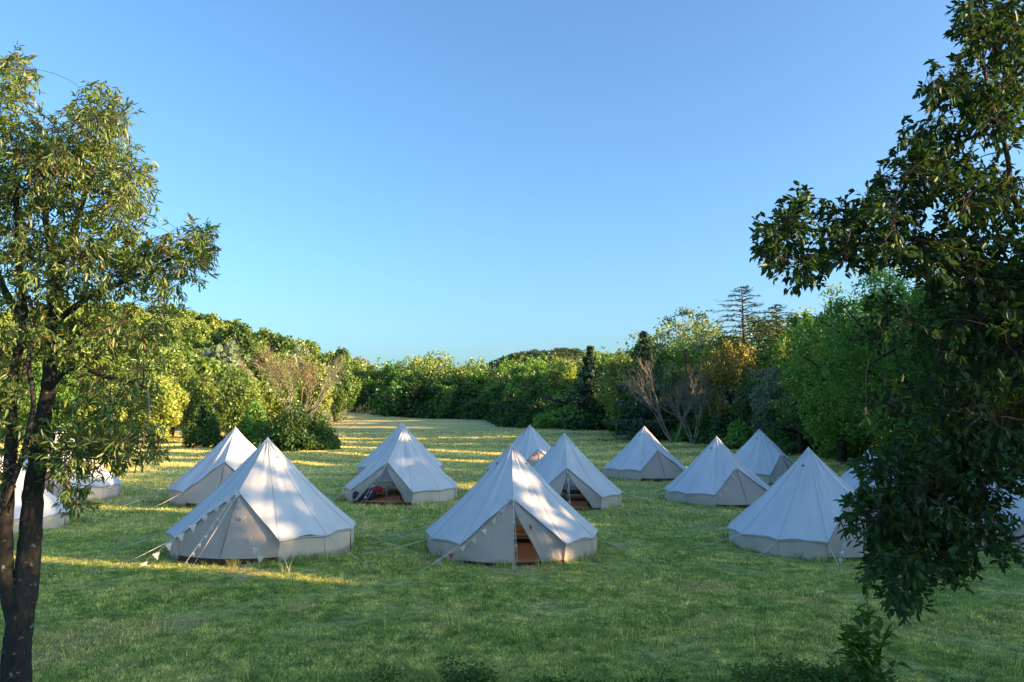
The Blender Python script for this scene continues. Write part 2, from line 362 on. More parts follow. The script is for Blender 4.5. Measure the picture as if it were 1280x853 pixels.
for var in range(4):
  roof_meshes = []; ROOFS.append(roof_meshes); sg = (0, .02, -.012, .03)[var]
  for i in range(NS):
    a, b_ = A0 + i * STEP, A0 + (i + 1) * STEP
    roof_meshes.append(patch('roof_panel', lambda t, a=a: seam(a, t), lambda t, b_=b_: seam(b_, t), 14, 16, -.045 + sg, i + 100 * var, .035))
  roof_meshes.append(patch('roof_panel', lambda t: ridge(t), lambda t: seam(A0, t), 16, 18, -.02 + sg, 21 + 100 * var))
  roof_meshes.append(patch('roof_panel', lambda t: seam(-A0, t), lambda t: ridge(t), 16, 18, -.02 + sg, 22 + 100 * var))
  for me in roof_meshes: me.materials.append(M['roof'])
def wall_mesh(a, b_, seed):
    r_ = np.random.default_rng(seed); V = []; nu, nv = 10, 4
    for i in range(nu + 1):
        for j in range(nv + 1):
            s_, q = i / nu, j / nv; P_ = dirv(a) * (1 - s_) + dirv(b_) * s_
            P_ = P_ / np.linalg.norm(P_) * (1 - .5 * (1 - np.linalg.norm(P_)))
            r0 = (RE - .07) - .02 * q + .03 * math.sin(3.1 * q) * math.sin(9 * s_ + seed) + .014 * math.sin(23 * s_ + 2 * seed + 3 * q) * q
            V.append(P_ * r0 + np.array([0, 0, ZE + .03 - (ZE + .25) * q]))
    ii = (np.arange(nu)[:, None] * (nv + 1) + np.arange(nv)[None]).ravel()
    return mesh_np('wall_panel', np.array(V), np.stack([ii, ii + nv + 1, ii + nv + 2, ii + 1], 1), smooth=True)
wall_meshes = [wall_mesh(A0 + i * STEP, A0 + (i + 1) * STEP, i) for i in range(NS)]
for me in wall_meshes: me.materials.append(M['wall'])
g = Geo()
for i in range(NS + 1):
    t = np.linspace(0.0, 1, 10); pts = seam(A0 + i * STEP, t) + dirv(A0 + i * STEP) * .004; g.tube(pts + np.array([0, 0, .004]), .0065, 4)
g.tube(ridge(np.linspace(0, 1, 8)) + np.array([0, -.004, .006]), .0065, 4)
SEAMS = g.mesh('seam_tape')
g = Geo()                                                          # eave hem with its short valance
def eave(a, b_, n=7):
    t = np.linspace(0, 1, n); P_ = seam(a, np.array(1.0)) * (1 - t[:, None]) + seam(b_, np.array(1.0)) * t[:, None]; P_[:, 2] += .035 * np.sin(np.pi * t); return P_
for i in range(NS):
    E = eave(A0 + i * STEP, A0 + (i + 1) * STEP)
    lo = E * np.array([.992, .992, 1]) - np.array([0, 0, .045])
    g.add(np.concatenate([E, lo]), [(k, k + 1, k + 8, k + 7) for k in range(6)])
VAL = g.mesh('valance')
g = Geo()
for i in range(NS): g.tube(eave(A0 + i * STEP, A0 + (i + 1) * STEP) * np.array([.992, .992, 1]) - np.array([0, 0, .047]), .008, 4)
for sgn in (1, -1):
    C = seam(sgn * A0, np.array(1.0)); t = np.linspace(0, 1, 8)[:, None]
    g.tube((PK * (1 - t) + C * t) + np.array([0, .0, -.012]), .010, 4)
HEM_SHADE = g.mesh('eave_hem_shade')  # hem kept dark as a painted shadow line beneath the eave
g = Geo(); k = 28
V = [np.array([0, 0, .10])] + [dirv(2 * math.pi * i / k) * 2.36 + np.array([0, 0, .10]) for i in range(k)]
g.add(V, [(0, 1 + i, 1 + (i + 1) % k) for i in range(k)]); SHEET = g.mesh('groundsheet')
g = Geo(); a = np.linspace(-A0 * .98, A0 * .98, 12)
top = np.array([dirv(x) * 2.40 + np.array([0, 0, .135]) for x in a]); bot = np.array([dirv(x) * 2.47 + np.array([0, 0, -.2]) for x in a])
inn = np.array([dirv(x) * 2.34 + np.array([0, 0, .104]) for x in a])
g.add(np.concatenate([top, bot, inn]), [(i, i + 1, 13 + i, 12 + i) for i in range(11)] + [(i, i + 1, 25 + i, 24 + i) for i in range(11)]); SILL = g.mesh('door_threshold')
POLE = Geo().tube([(0, 0, .02), (0, 0, APEX - .03)], .019, 8).mesh('centre_pole', True)
g = Geo(); g.tube([(0, -1.56, 1.66), (0, -1.60, .03)], .015, 8); DPOLE = g.mesh('door_pole', True)
g = Geo()
V = [np.array([0, 0, APEX + .05])] + [dirv(2 * math.pi * i / 12) * .10 + np.array([0, 0, APEX - .105]) for i in range(12)]
g.add(V, [(0, 1 + i, 1 + (i + 1) % 12) for i in range(12)]); CAP = g.mesh('apex_cap', True)
def vent_mesh(a):
    P_ = seam(a, np.array(.175)); nrm = dirv(a) * .72 + np.array([0, 0, .69]); sx = np.cross(nrm, [0, 0, 1]); sx /= np.linalg.norm(sx); up = np.cross(sx, nrm)
    V = [P_ + nrm * .012] + [P_ + nrm * (.012 + .02 * max(0, math.sin(th))) + .055 * math.cos(th) * sx + .035 * math.sin(th) * up for th in np.linspace(0, 2 * math.pi, 13)[:-1]]
    g = Geo(); g.add(V, [(0, 1 + i, 1 + (i + 1) % 12) for i in range(12)]); return g.mesh('vent')
VENTS = [vent_mesh(R(d)) for d in (62, -62, 150, -150)]
for me, k in ((SEAMS, 'seam'), (VAL, 'roof'), (HEM_SHADE, 'hem'), (SHEET, 'sheet'), (SILL, 'sheetdark'), (POLE, 'pole'), (DPOLE, 'pole'), (CAP, 'roof')): me.materials.append(M[k])
for me in VENTS: me.materials.append(M['hem'])
_door = {}
def door_mesh(side, op):
    """one door leaf from the centre line out to the eave corner; op = share pulled open"""
    key = (side, op)
    if key in _door: return _door[key]
    C = seam(side * A0, np.array(1.0)); Cg = dirv(side * A0) * 2.40 + np.array([0, 0, .05]); P0 = PK + np.array([0, .03, -.03])
    nu, nv = 12, 10; V = []; s0 = 0.0
    for i in range(nu + 1):
        s_ = i / nu
        topp = P0 * (1 - s_) + (C + np.array([0, .04, -.03])) * s_
        for j in range(nv + 1):
            q = j / nv
            e = op * (1 - (1 - q) ** 2.6) * (1 - s_)               # how far the free edge is drawn to the side
            s2 = s_ + e
            ang = side * A0 * s2; base = dirv(ang) * 2.42 + np.array([0, 0, .12])
            tp = P0 * (1 - s_) + (C + np.array([0, .04, -.03])) * s_
            P_ = tp * (1 - q) + base * q
            fold = .05 * op * math.sin(s_ * 26) * q + .012 * math.sin(6 * q + 9 * s_) * math.sin(math.pi * q)
            V.append(P_ + np.array([0, -fold, 0]))
    ii = (np.arange(nu)[:, None] * (nv + 1) + np.arange(nv)[None]).ravel()
    me = mesh_np('door_panel', np.array(V), np.stack([ii, ii + nv + 1, ii + nv + 2, ii + 1], 1), smooth=True); me.materials.append(M['door'])
    _door[key] = me; return me
ZIP = Geo().tube([PK + np.array([0, -.012, -.05]), np.array([0, -2.0, .9]), np.array([0, -2.43, .08])], .012, 4).mesh('door_zip'); ZIP.materials.append(M['hem'])
pegme = Geo().tube([(0, 0, -.12), (0, 0, .10), (.025, 0, .12)], .008, 5).mesh('peg'); pegme.materials.append(M['peg'])

TW = {}
def tent(key, label, ol=0.0, orr=0.0, zipped=None, ropes=True):
    px, py, Y, yaw = TENTS[key]; C = at(px, py, Y); C[2] -= APEX; th = R(yaw)
    r = thing('bell_tent', label, 'tent', C, th, 'bell tents pitched on the meadow')
    rr_ = random.Random(key); sc_ = rr_.uniform(.975, 1.02); ex = (rr_.uniform(-.012, .012), rr_.uniform(-.012, .012), th); r.rotation_euler = ex; r.scale = (sc_, rr_.uniform(.975, 1.02), rr_.uniform(.985, 1.015))
    from mathutils import Euler
    Mw = Matrix.LocRotScale(Vector(C), Euler(ex), Vector(r.scale)); TW[key] = Mw
    for me in ROOFS[ord(key) % 4]: ob('roof_panel', me, parent=r)
    for me in wall_meshes: ob('wall_panel', me, parent=r)
    for nm, me in (('seam_tape', SEAMS), ('valance', VAL), ('eave_hem_shade', HEM_SHADE), ('groundsheet', SHEET), ('door_threshold', SILL), ('centre_pole', POLE), ('apex_cap', CAP)): ob(nm, me, parent=r)
    if ol or orr: ob('door_pole', DPOLE, parent=r)
    for me in VENTS: ob('vent', me, parent=r)
    ob('door_panel', door_mesh(-1, ol), parent=r); ob('door_panel', door_mesh(1, orr), parent=r)
    if not (ol or orr): ob('zip', ZIP, parent=r)
    Mi = Mw.inverted()
    anchors = [(seam(A0 + i * STEP, np.array(1.0)), dirv(A0 + i * STEP)) for i in range(NS + 1)] + [(PK, np.array([0, -1.0, 0]))]
    for i, (E, d_) in enumerate(anchors):
        far = 1.75 + .25 * math.sin(i * 2.3 + px) if i <= NS else 2.3
        foot = E + d_ * far; wld = Mw @ Vector(foot); wld.z = gz(wld.x, wld.y) + .06; f = Mi @ wld
        f = np.array(f); mid = (E + f) / 2 - np.array([0, 0, .03])
        rp = ob('guy_rope', Geo().tube([E, mid, f], .0055, 4).mesh('guy_rope'), 'rope', r)
        pg = ob('peg', pegme, parent=rp, loc=f)
    return r
tent('A', 'closed bell tent with white triangle bunting at its door, front left', zipped=True)
tent('B', 'closed bell tent half hidden behind the front left tent, its right side sunlit')
tent('C', 'bell tent with wide open door and a navy bag inside', .80, .80)
tent('D', 'bell tent directly behind the open tent with the navy bag, only its roof showing')
tent('E', 'big centre front bell tent, door half open on an orange interior', 0.0, .52)
tent('F', 'farthest bell tent in the middle, sunlit flags at its door')
tent('G', 'open bell tent with dark bags, just behind the centre front tent on its right', .35, .72)
tent('H', 'closed bell tent standing alone on the far right side nearest the tree line')
tent('I', 'closed bell tent with tan zipped door, left of the right front tent')
tent('J', 'bell tent behind the tan zipped one, its door a dark slit', 0, .3)
tent('K', 'large plain bell tent at the front right, partly covered by the dark overhanging branches')
tent('M', 'bell tent mostly hidden behind the right front tent and the hanging branches')
tent('N', 'bell tent glimpsed through the dark leaves at the right edge of the photo')
tent('O', 'bell tent with open door behind the dangling twigs of the left tree', .3, .6)
tent('P', 'bell tent at the left edge behind the forked tree trunk')

# ------------------------------------------------------------------ bunting
tri_me = {}
def pennant_mesh(k, sz):
    key = (k, sz)
    if key not in tri_me:
        me = mesh_np('pennant', [(-sz / 2, 0, 0), (sz / 2, 0, 0), (0, .02, -sz * 1.05), (0, -.015, -sz * .45)], loops=[0, 1, 3, 0, 3, 2, 1, 2, 3], counts=[3, 3, 3]); me.materials.append(M[k]); tri_me[key] = me
    return tri_me[key]
def bunting(key, label, pts, n, sz, kinds, t0=.04, t1=.96):
    Mw = TW[key]; pts = [Mw @ Vector(p) for p in pts]; o = pts[0].copy()
    r = thing('bunting', label, 'bunting', o)
    P_ = [np.array(p - o) for p in pts]; seg = [np.linalg.norm(P_[i + 1] - P_[i]) for i in range(len(P_) - 1)]; tot = sum(seg)
    ob('cord', Geo().tube(P_, .006, 4).mesh('cord'), 'rope', r)
    for i in range(n):
        s_ = (t0 + (t1 - t0) * i / max(1, n - 1)) * tot; k = 0
        while k < len(seg) - 1 and s_ > seg[k]: s_ -= seg[k]; k += 1
        q = P_[k] + (P_[k + 1] - P_[k]) * min(1, s_ / seg[k]); d_ = P_[k + 1] - P_[k]
        p = ob('pennant', pennant_mesh(kinds[i % len(kinds)], sz), parent=r, loc=q)
        a = math.atan2(d_[1], d_[0]); a = a if abs(d_[0]) > .15 else 0
        p.rotation_euler = (random.uniform(-.3, .3), math.atan2(-d_[2], math.hypot(d_[0], d_[1])) * (.35 if d_[0] > 0 else -.35), a + random.uniform(-.4, .4) + (math.pi if math.cos(a) < 0 else 0))
    return r
def drape(a, b_, sag, n=8):
    a = np.array(a, float); b_ = np.array(b_, float); return [a + (b_ - a) * t - np.array([0, 0, sag * 4 * t * (1 - t)]) for t in np.linspace(0, 1, n)]
w_ = ['penwhite']; up = (0, -1.66, 1.70)
cl = seam(-A0, np.array(1.0)); cr_ = seam(A0, np.array(1.0))
bunting('A', 'big white triangles along the left roof edge of the left front tent', [np.array(up) + (-.12, 0, -.1), cl + np.array([.05, -.06, .03]), (-2.0, -2.65, -.1)], 8, .185, w_, .06, .93)
bunting('A', 'bunting of small white flags stretched straight from the door peak of the left front tent', drape(up, (-.72, -2.75, .02), .02), 9, .10, w_)
bunting('A', 'bunting of white flags curving down right of the left front tent zip', drape(up, (1.15, -2.55, .18), .22), 7, .17, w_)
bunting('E', 'bunting of mixed pale flags drooping left from the door peak of the centre front tent', drape(up, (-2.0, -2.5, .22), .26), 8, .16, ['penblue', 'penwhite', 'pengreen', 'penwhite', 'pengreen', 'penwhite', 'penred', 'penblue'])
bunting('E', 'bunting with few flags drooping right from the door peak of the centre front tent', drape(up, (1.3, -2.6, .18), .18), 6, .13, ['penwhite', 'penwhite', 'penred'])
bunting('E', 'short flag string wound straight down the front rope of the centre front tent', drape(up, (.1, -2.4, .1), 0), 9, .07, ['penwhite', 'penred', 'penblue'])
bunting('C', 'thin flag string down the open doorway of the tent with the navy bag', drape(up, (-.75, -2.45, .05), .03), 8, .09, ['penwhite', 'penred'])
bunting('G', 'dark flag string hanging down in the doorway right of the centre front tent', drape(up, (.05, -2.2, .1), .0), 8, .10, ['penwhite', 'navy'])
bunting('F', 'sunlit flag string across the door of the farthest middle tent', drape((0, -1.7, 1.6), (-1.5, -2.45, .7), .05), 7, .18, ['penwhite', 'penred'])
bunting('F', 'sunlit flag string down the right side of the farthest middle tent door', drape((0, -1.7, 1.6), (1.3, -2.4, .6), .05), 5, .18, ['penwhite'])
bunting('I', 'white flags looped low on the wall left of the tan zipped door', drape(up, (-1.6, -2.45, .45), .25), 6, .15, w_)
bunting('K', 'white flag string along the door edge of the right front tent', drape(up, (-1.35, -2.45, .1), .12), 9, .15, w_)
bunting('J', 'flag string at the left of the dark door slit of the tent behind', drape(up, (-1.3, -2.4, .2), .15), 7, .14, w_)

# ------------------------------------------------------------------ things inside the open tents
def rounded(name, c, d, m, parent, rz=0, p=.35, n=14, rough=.02, seed=0):
    r_ = np.random.default_rng(seed); V = []; F = []; m_ = n // 2
    for i in range(m_ + 1):
        ph = -math.pi / 2 + math.pi * i / m_
        for j in range(n):
            th = 2 * math.pi * j / n; f = lambda v: math.copysign(abs(v) ** p, v)
            V.append([f(math.cos(ph)) * f(math.cos(th)) * d[0] / 2, f(math.cos(ph)) * f(math.sin(th)) * d[1] / 2, f(math.sin(ph)) * d[2] / 2])
    V = np.array(V) + r_.normal(0, rough * min(d) , (len(V), 3)) * (1 - (np.abs(np.array(V)[:, 2:3]) > d[2] * .45)) 
    F = [(i * n + j, i * n + (j + 1) % n, (i + 1) * n + (j + 1) % n, (i + 1) * n + j) for i in range(m_) for j in range(n)]
    o = ob(name, mesh_np(name, V, F, smooth=True), m, parent, c, rz); return o
def place(key, p): return Vector(TW[key] @ Vector(p))
def bag(key, p, size, m, label, rz=0):
    r = thing('bag', label, 'bag', place(key, p), rz)
    rounded('body', (0, 0, size[2] / 2), size, m, r, p=.55, rough=.03, seed=int(size[0] * 100))
    h = size[2]; g = Geo(); g.tube([(-size[0] * .2, -.02, h * .9), (-size[0] * .15, -.02, h * 1.15), (size[0] * .15, -.02, h * 1.15), (size[0] * .2, -.02, h * .9)], .015, 5); ob('handle', g.mesh('handle'), 'black', r)
    ob('zip', Geo().tube([(-size[0] * .4, -size[1] * .3, h * .86), (0, -size[1] * .36, h * .93), (size[0] * .4, -size[1] * .3, h * .86)], .008, 4).mesh('zip'), 'penwhite' if m == 'navy' else 'peg', r)
def bed(key, p, label, rz=0, cover='linen'):
    r = thing('camp_bed', label, 'bed', place(key, p), rz + R(TENTS[key][3]))
    g = Geo(); g.box((0, 0, .14), (1.9, .85, .08)); ob('frame', g.mesh('frame'), 'wood', r)
    for sx in (-1, 1):
        for sy in (-1, 1): ob('leg', Geo().box((sx * .88, sy * .36, .05), (.06, .06, .10)).mesh('leg'), 'wood', r)
    rounded('mattress', (0, 0, .27), (1.88, .84, .18), 'linen', r, p=.25, rough=.0)
    rounded('blanket', (.25, 0, .34), (1.3, .88, .14), cover, r, p=.3, rough=.02)
    rounded('pillow', (-.7, 0, .43), (.38, .62, .14), 'linen', r, p=.5)
bag('C', (-.95, -1.75, .105), (.95, .45, .42), 'navy', 'navy blue holdall on the left of the open doorway behind which beds stand', .2)
bag('C', (-.62, -1.2, .38), (.5, .35, .22), 'red', 'red folded bag lying above the navy holdall in the open tent', .4)
bag('C', (1.0, -1.85, .105), (.38, .3, .34), 'red', 'red rucksack at the right edge of the open tent doorway', -.2)
bag('C', (.78, -1.6, .105), (.32, .3, .40), 'black', 'black rucksack beside the red one in the open tent doorway', .3)
bed('C', (.1, .9, .105), 'low bed with cream linen across the back of the tent with the navy bag')
bed('C', (-1.2, -.35, .105), 'low bed with cream linen along the left wall of the tent with the navy bag', math.pi / 2)
bed('E', (.25, .9, .105), 'low bed with an orange glow-coloured blanket inside the centre front tent', 0, 'orange')
bed('E', (1.3, -.3, .105), 'low bed with an orange glow-coloured blanket on the right in the centre front tent', math.pi / 2, 'orange')
bed('G', (.3, .8, .105), 'low bed with dark blanket in the tent right of the centre front tent', 0, 'sheetdark')
bag('G', (1.0, -1.8, .105), (.4, .35, .62), 'black', 'tall black rucksack in the right of the doorway behind the centre front tent', -.2)
bag('G', (-.45, -1.3, .105), (.45, .35, .35), 'black', 'black bag beside the door pole of the tent behind the centre front one', .3)
bed('O', (0, .8, .105), 'low bed with an orange glow-coloured blanket in the tent behind the dangling twigs', 0, 'orange')

# ------------------------------------------------------------------ light gaps in the tree belt (uv = across the sun's rays)
holes = []                                                        # (u, v, ru, rv)
SH = np.array([math.cos(SUN_AZ), -math.sin(SUN_AZ), 0])
def hole_at(P_, ru, rv, past=-999): u, v = uv(P_); holes.append((u, v, ru, rv, past if past < -900 else float(np.asarray(P_) @ SH) + past))
def hl(key, p, ru, rv): hole_at(np.array(TW[key] @ Vector(p)), ru, rv)
def strip(x0, x1, Y, hw):                                        # a lit band on the ground running with the sun
    for x in np.arange(x0, x1 + .1, 2.5):
        y = Y - (x - (x0 + x1) / 2) * 0.268
        hole_at(np.array([x, y, gz(x, y) + .1]), hw, .45)
hl('A', (.25, -.35, 2.35), .34, .26); hl('A', (.15, -1.0, 1.85), .30, .16); hl('A', (.85, -.9, 1.75), .26, .14); hl('A', (.9, -1.6, 1.2), .36, .26); hl('A', (1.3, -1.9, .75), .36, .30); hl('A', (1.7, -.9, 1.2), .12, .30)
hl('B', (.5, -.7, 2.0), .8, .55); hl('B', (.3, -.3, 2.6), .5, .4)
hl('E', (.12, -.25, 2.65), .26, .34); hl('E', (.35, -.8, 2.1), .42, .40); hl('E', (.7, -1.3, 1.5), .42, .40); hl('E', (1.1, -1.5, 1.15), .36, .34); hl('E', (1.3, -1.9, .7), .30, .24); hl('E', (1.7, -1.0, 1.2), .20, .28); hl('E', (1.5, -2.1, .25), .25, .28)
hl('C', (.12, -.25, 2.6), .26, .30); hl('C', (.65, -1.1, 1.6), .22, .15); hl('C', (1.15, -.5, 1.7), .18, .16)
hl('H', (.9, -.6, 1.9), .35, .5); hl('F', (.5, -1.7, 1.3), .6, .35); hl('K', (.1, -.1, 2.8), .2, .15)
hl('O', (.6, -.6, 1.7), .9, .8)
strip(-15, -3.5, 18.3, .36); strip(-4.2, -.5, 37.5, 1.3); strip(-22, -14, 33, .6); strip(-14, -11, 28, .4); strip(1.5, 4, 26, .3)
strip(-38, -12, 54, .8); strip(-8, 2, 47, .5); strip(-38, -2, 60, .9); strip(-45, 0, 69, 1.2); strip(-50, -5, 82, .8); strip(-48, 0, 90, 1.4); strip(-52, -4, 104, 1.8); strip(-55, -8, 118, 2.2); strip(-55, -8, 134, 2.5); strip(8, 12, 50, .8)
strip(-34, -18, 50, 1.2); strip(-40, -24, 62, 2.0); strip(-45, -26, 74, 2.5)
for q in [(130, 110), (165, 150), (150, 220), (115, 190), (95, 240), (170, 260)]: hole_at(at(*q, 9.6), .55, .5)
for q in [(930, 425, 68, 3.2, 2.6), (1000, 398, 60, 2.0, 1.6), (875, 415, 76, 3.0, 2.0), (785, 432, 84, 2.2, 2.0), (905, 462, 70, 1.6, 1.6), (850, 398, 80, 2.5, 1.2), (690, 462, 118, 5, 2.2), (640, 460, 135, 6, 2.2), (560, 462, 150, 7, 2.0)]: hole_at(at(*q[:3]), q[3], q[4], 3.5)
holes = np.array(holes)
def lit_mask(P_, mg=0.0):
    u, v = uv(P_); keep = np.ones(len(P_), bool)
    wob = .12 * np.sin(P_[:, 0] * 3.1 + P_[:, 2] * 2.3)
    sa = P_ @ SH
    for hu, hv, ru, rv, sm in holes: keep &= (sa < sm) | ((((u - hu) / (ru + wob + mg)) ** 2 + ((v - hv) / (rv + wob + mg)) ** 2) > 1)
    return keep

# ------------------------------------------------------------------ crowns
def crown_pts(kind, n, seed):
    """unit crown: radius about 1 horizontally, z 0..1; returns points, outward normals"""
    r_ = np.random.default_rng(seed)
    if kind == 'conifer':
        z = r_.uniform(.03, 1, n) ** 1.25; k = (z * 17).astype(int); rad = (1 - z) ** .85 * (.72 + .28 * np.sin(k * 2.4 + seed))
        arm = r_.integers(0, 9, n); th = arm * .7 + k * 1.9 + r_.normal(0, .16, n); rr = rad * r_.uniform(.15, 1, n) ** .6
        P_ = np.stack([np.cos(th) * rr, np.sin(th) * rr, (k + .5) / 17 - .035 * rr + r_.normal(0, .008, n)], 1)
        Nn = np.stack([np.cos(th) * .4, np.sin(th) * .4, np.ones(n)], 1); return P_, norm(Nn + r_.normal(0, .3, (n, 3)))
    K = {'broad': 60, 'bush': 34, 'pine': 40, 'airy': 60}[kind] * (2 if n > 12000 else 1)
    d = norm(r_.normal(0, 1, (K, 3))); rr = r_.uniform(.45, .88, K)[:, None]
    c = d * rr
    if kind in ('broad', 'airy'):
        c[:, 2] = .55 + c[:, 2] * .48; taper = np.clip(1.0 - .35 * np.abs(c[:, 2] - .5) * 2, .4, 1)[:, None]; c[:, :2] *= taper
        cr = r_.uniform(.17, .31, K) * (.75 if kind == 'airy' or n > 12000 else 1)
    elif kind == 'bush': c[:, 2] = np.abs(c[:, 2]) * .85 + .05; cr = r_.uniform(.18, .30, K)
    else:
        c[:, 2] = .80 + c[:, 2] * .18; cr = r_.uniform(.16, .28, K)
    zs = {'broad': .55, 'airy': .55, 'bush': .9, 'pine': .32}[kind]
    idx = r_.integers(0, K, n); dl = norm(r_.normal(0, 1, (n, 3)) + np.array([0, 0, .35]) + .5 * d[idx])
    P_ = c[idx] + dl * (cr[idx] * r_.uniform(.3, 1.0, n) ** .45 * r_.uniform(.9, 1.12, n))[:, None] * np.array([1, 1, zs])
    if kind == 'bush': P_[:, 2] *= 1.12 - .55 * np.clip(P_[:, 0] ** 2 + P_[:, 1] ** 2, 0, 1.2)
    P_[:, 2] = np.clip(P_[:, 2], .01, 1.08)
    return P_, norm(dl + r_.normal(0, .55, (n, 3)))
def trunk_geo(h, r0, spread, seed, n_l=5, org=None):
    r_ = random.Random(seed); g = Geo(); pts = [np.array([0, 0, -.3])]; p = np.array([0.0, 0, 0])
    for i in range(5): p = p + np.array([r_.uniform(-.04, .04) * h, r_.uniform(-.04, .04) * h, h * .17]); pts.append(p.copy())
    rs = [r0 * 1.25, r0, r0 * .8, r0 * .65, r0 * .45, r0 * .2]; e = len(pts)
    if org is not None:
        ok = lit_mask(np.array(pts) + org)
        for i_ in range(3, len(pts)):
            if not ok[i_]: e = i_; break
    g.tube(pts[:e], rs[:e], 7)
    for i in range(n_l):
        b0 = pts[2 + i % 3]; a = i * 2.4 + r_.random(); q = b0 + np.array([math.cos(a) * spread * .35, math.sin(a) * spread * .35, h * .14]); q2 = q + np.array([math.cos(a) * spread * .25, math.sin(a) * spread * .25, h * .12])
        if org is not None and not lit_mask(np.array([b0 * (1 - t_) + q * t_ for t_ in (.3, .6, 1)] + [q * (1 - t_) + q2 * t_ for t_ in (.5, 1)]) + org).all(): continue
        g.tube([b0, q, q2], [r0 * .4, r0 * .22, r0 * .06], 5)
    return g
def bare_geo(h, r0, spread, seed, depth=5, fan=.55):
    r_ = random.Random(seed); g = Geo()
    def rec(p, d, l, r, k):
        q = p + d * l * .5 + np.array([r_.uniform(-.06, .06) * l for _ in range(3)]); e = q + d * l * .5
        g.tube([p, q, e], [r, r * .8, r * .6], 5 if k > 2 else 3, cap=False)
        if k == 0: return
        for i in range(3 if k > 1 else 4):
            nd = d + np.array([r_.uniform(-1, 1), r_.uniform(-1, 1), r_.uniform(-.35, .7)]) * fan; nd /= np.linalg.norm(nd)
            rec(p + d * l * r_.uniform(.55, 1), nd, l * r_.uniform(.6, .8), r * .55, k - 1)
    for i in range(4):
        a = i * 1.6 + r_.random(); d = np.array([math.cos(a) * spread, math.sin(a) * spread, 1.0]); rec(np.array([0, 0, -.2]), d / np.linalg.norm(d), h * .32, r0, depth)
    return g
ntree = [0]
def tree(x, y, kind, h, w, m, label, group, n=3000, lf=(.4, .27), name='tree', cat='tree', base=.0, cull=False, cacheme=None, seed=None):
    ntree[0] += 1; seed = seed or ntree[0]; z = gz(x, y); r = thing(name, label, cat, (x, y, z), 0, group)
    P_, Nn = crown_pts(kind, n, seed); a = seed * 1.7
    P_ = P_ * np.array([w / 2, w / 2, h * (1 - base)]) + np.array([0, 0, base * h])
    r_ = np.random.default_rng(seed); n = len(P_); D = r_.normal(0, 1, (n, 3)); D[:, 2] -= .3
    s_ = r_.uniform(.7, 1.3, n)
    if cull:
        kp = lit_mask(P_ + norm(D) * (s_ * lf[0] * .5)[:, None] + np.array([x, y, z]), .04); P_, Nn, D, s_ = P_[kp], Nn[kp], D[kp], s_[kp]
    V, F = leaf_geo(P_, D, Nn, lf[0] * s_, lf[1] * s_)
    ob('crown', mesh_np('crown', V, F), m, r)
    if kind == 'conifer': g = Geo().tube([(0, 0, -.3), (0, 0, h * .5), (0, 0, h * .98)], [w * .05, w * .035, .03], 7)
    else: g = trunk_geo(h, max(.12, w * .035), w * .8, seed, org=np.array([x, y, z]) if cull else None)
    ob('trunk', g.mesh('trunk', True), 'bark', r)
    return r
def copy_tree(src, x, y, s, rz, label, group):
    c = src.copy(); COL.objects.link(c); c.location = (x, y, gz(x, y)); c.scale = (s, s, s * random.uniform(.9, 1.15)); c.rotation_euler = (0, 0, rz)
    c['label'] = label; c['group'] = group
    for ch in src.children:
        d = ch.copy(); COL.objects.link(d); d.parent = c
    return c
def toppx(px, tab): return float(np.interp(px, [a for a, b in tab], [b for a, b in tab]))
def h_for(x, y, topy): return CAM_Z + (HOR - topy) * y / 924 - gz(x, y)

LMK = [(-999, 'beyond the left edge'), (0, 'behind the forked trunk'), (60, 'right of the forked trunk'), (120, 'above the left twigs'), (180, 'left of the sunlit tent'), (235, 'above the sunlit left tent'), (280, 'above the dark bush'), (320, 'over the left front tent'), (350, 'behind the leafless brown tree'),
 (395, 'right of the leafless brown tree'), (425, 'at the field end corner'), (455, 'left of the tent pair'), (485, 'above the tent pair'), (515, 'just right of the tent pair'), (545, 'further right of the tent pair'), (575, 'left below the far hill'), (605, 'left above the centre front tent'),
 (632, 'above the centre front tent'), (656, 'above the farthest tent'), (685, 'below the far hill top'), (715, 'left of the narrow dark conifer'), (740, 'right of the narrow dark conifer'), (765, 'left of the broad dark conifer'), (795, 'above the lone far tent'), (825, 'behind the bare grey tree'), (850, 'below the flat topped pine'),
 (880, 'above the tan zipped tent'), (910, 'below the tall cedar'), (940, 'above the dark slit tent'), (970, 'right of the cedars'), (1000, 'above the right front tent'), (1040, 'behind the lowest hanging twigs'), (1080, 'behind the bare hanging twigs'), (1130, 'behind the leafy hanging boughs'), (1190, 'behind the thickest hanging leaves'), (1250, 'near the right edge')]
def lmk(px): return [t_ for a_, t_ in LMK if a_ <= px][-1] if px < 1330 else 'beyond the right edge'
RW = ['front', 'second', 'third', 'rearmost']
# right-hand wood: rows of trees behind the field's edge, out of the frame and towards the camera too
TOP = [(380, 448), (430, 443), (455, 452), (500, 452), (530, 445), (560, 454), (620, 455), (660, 449), (700, 450), (730, 446), (765, 437), (790, 412), (825, 410), (850, 396), (880, 400), (930, 402), (960, 400), (985, 390), (1005, 380), (1040, 370), (1100, 335), (1180, 320), (1400, 300)]
EDGE = np.array([(-46, 176), (-38.6, 170), (-6, 141), (10.3, 96), (17.9, 73), (21.2, 57), (26.3, 39), (30, 22), (31, 5), (31, -14), (30, -30)], float)
seg = np.linalg.norm(np.diff(EDGE, axis=0), axis=1); cum = np.concatenate([[0], np.cumsum(seg)])
def edge_at(s):
    k = min(len(seg) - 1, int(np.searchsorted(cum, s, 'right') - 1)); t_ = (s - cum[k]) / seg[k]
    P_ = EDGE[k] * (1 - t_) + EDGE[k + 1] * t_; d = (EDGE[k + 1] - EDGE[k]) / seg[k]; return P_, np.array([-d[1], d[0]])
mats_near = ['mid', 'oak', 'oak', 'olive', 'grey', 'deep', 'oak', 'mid']
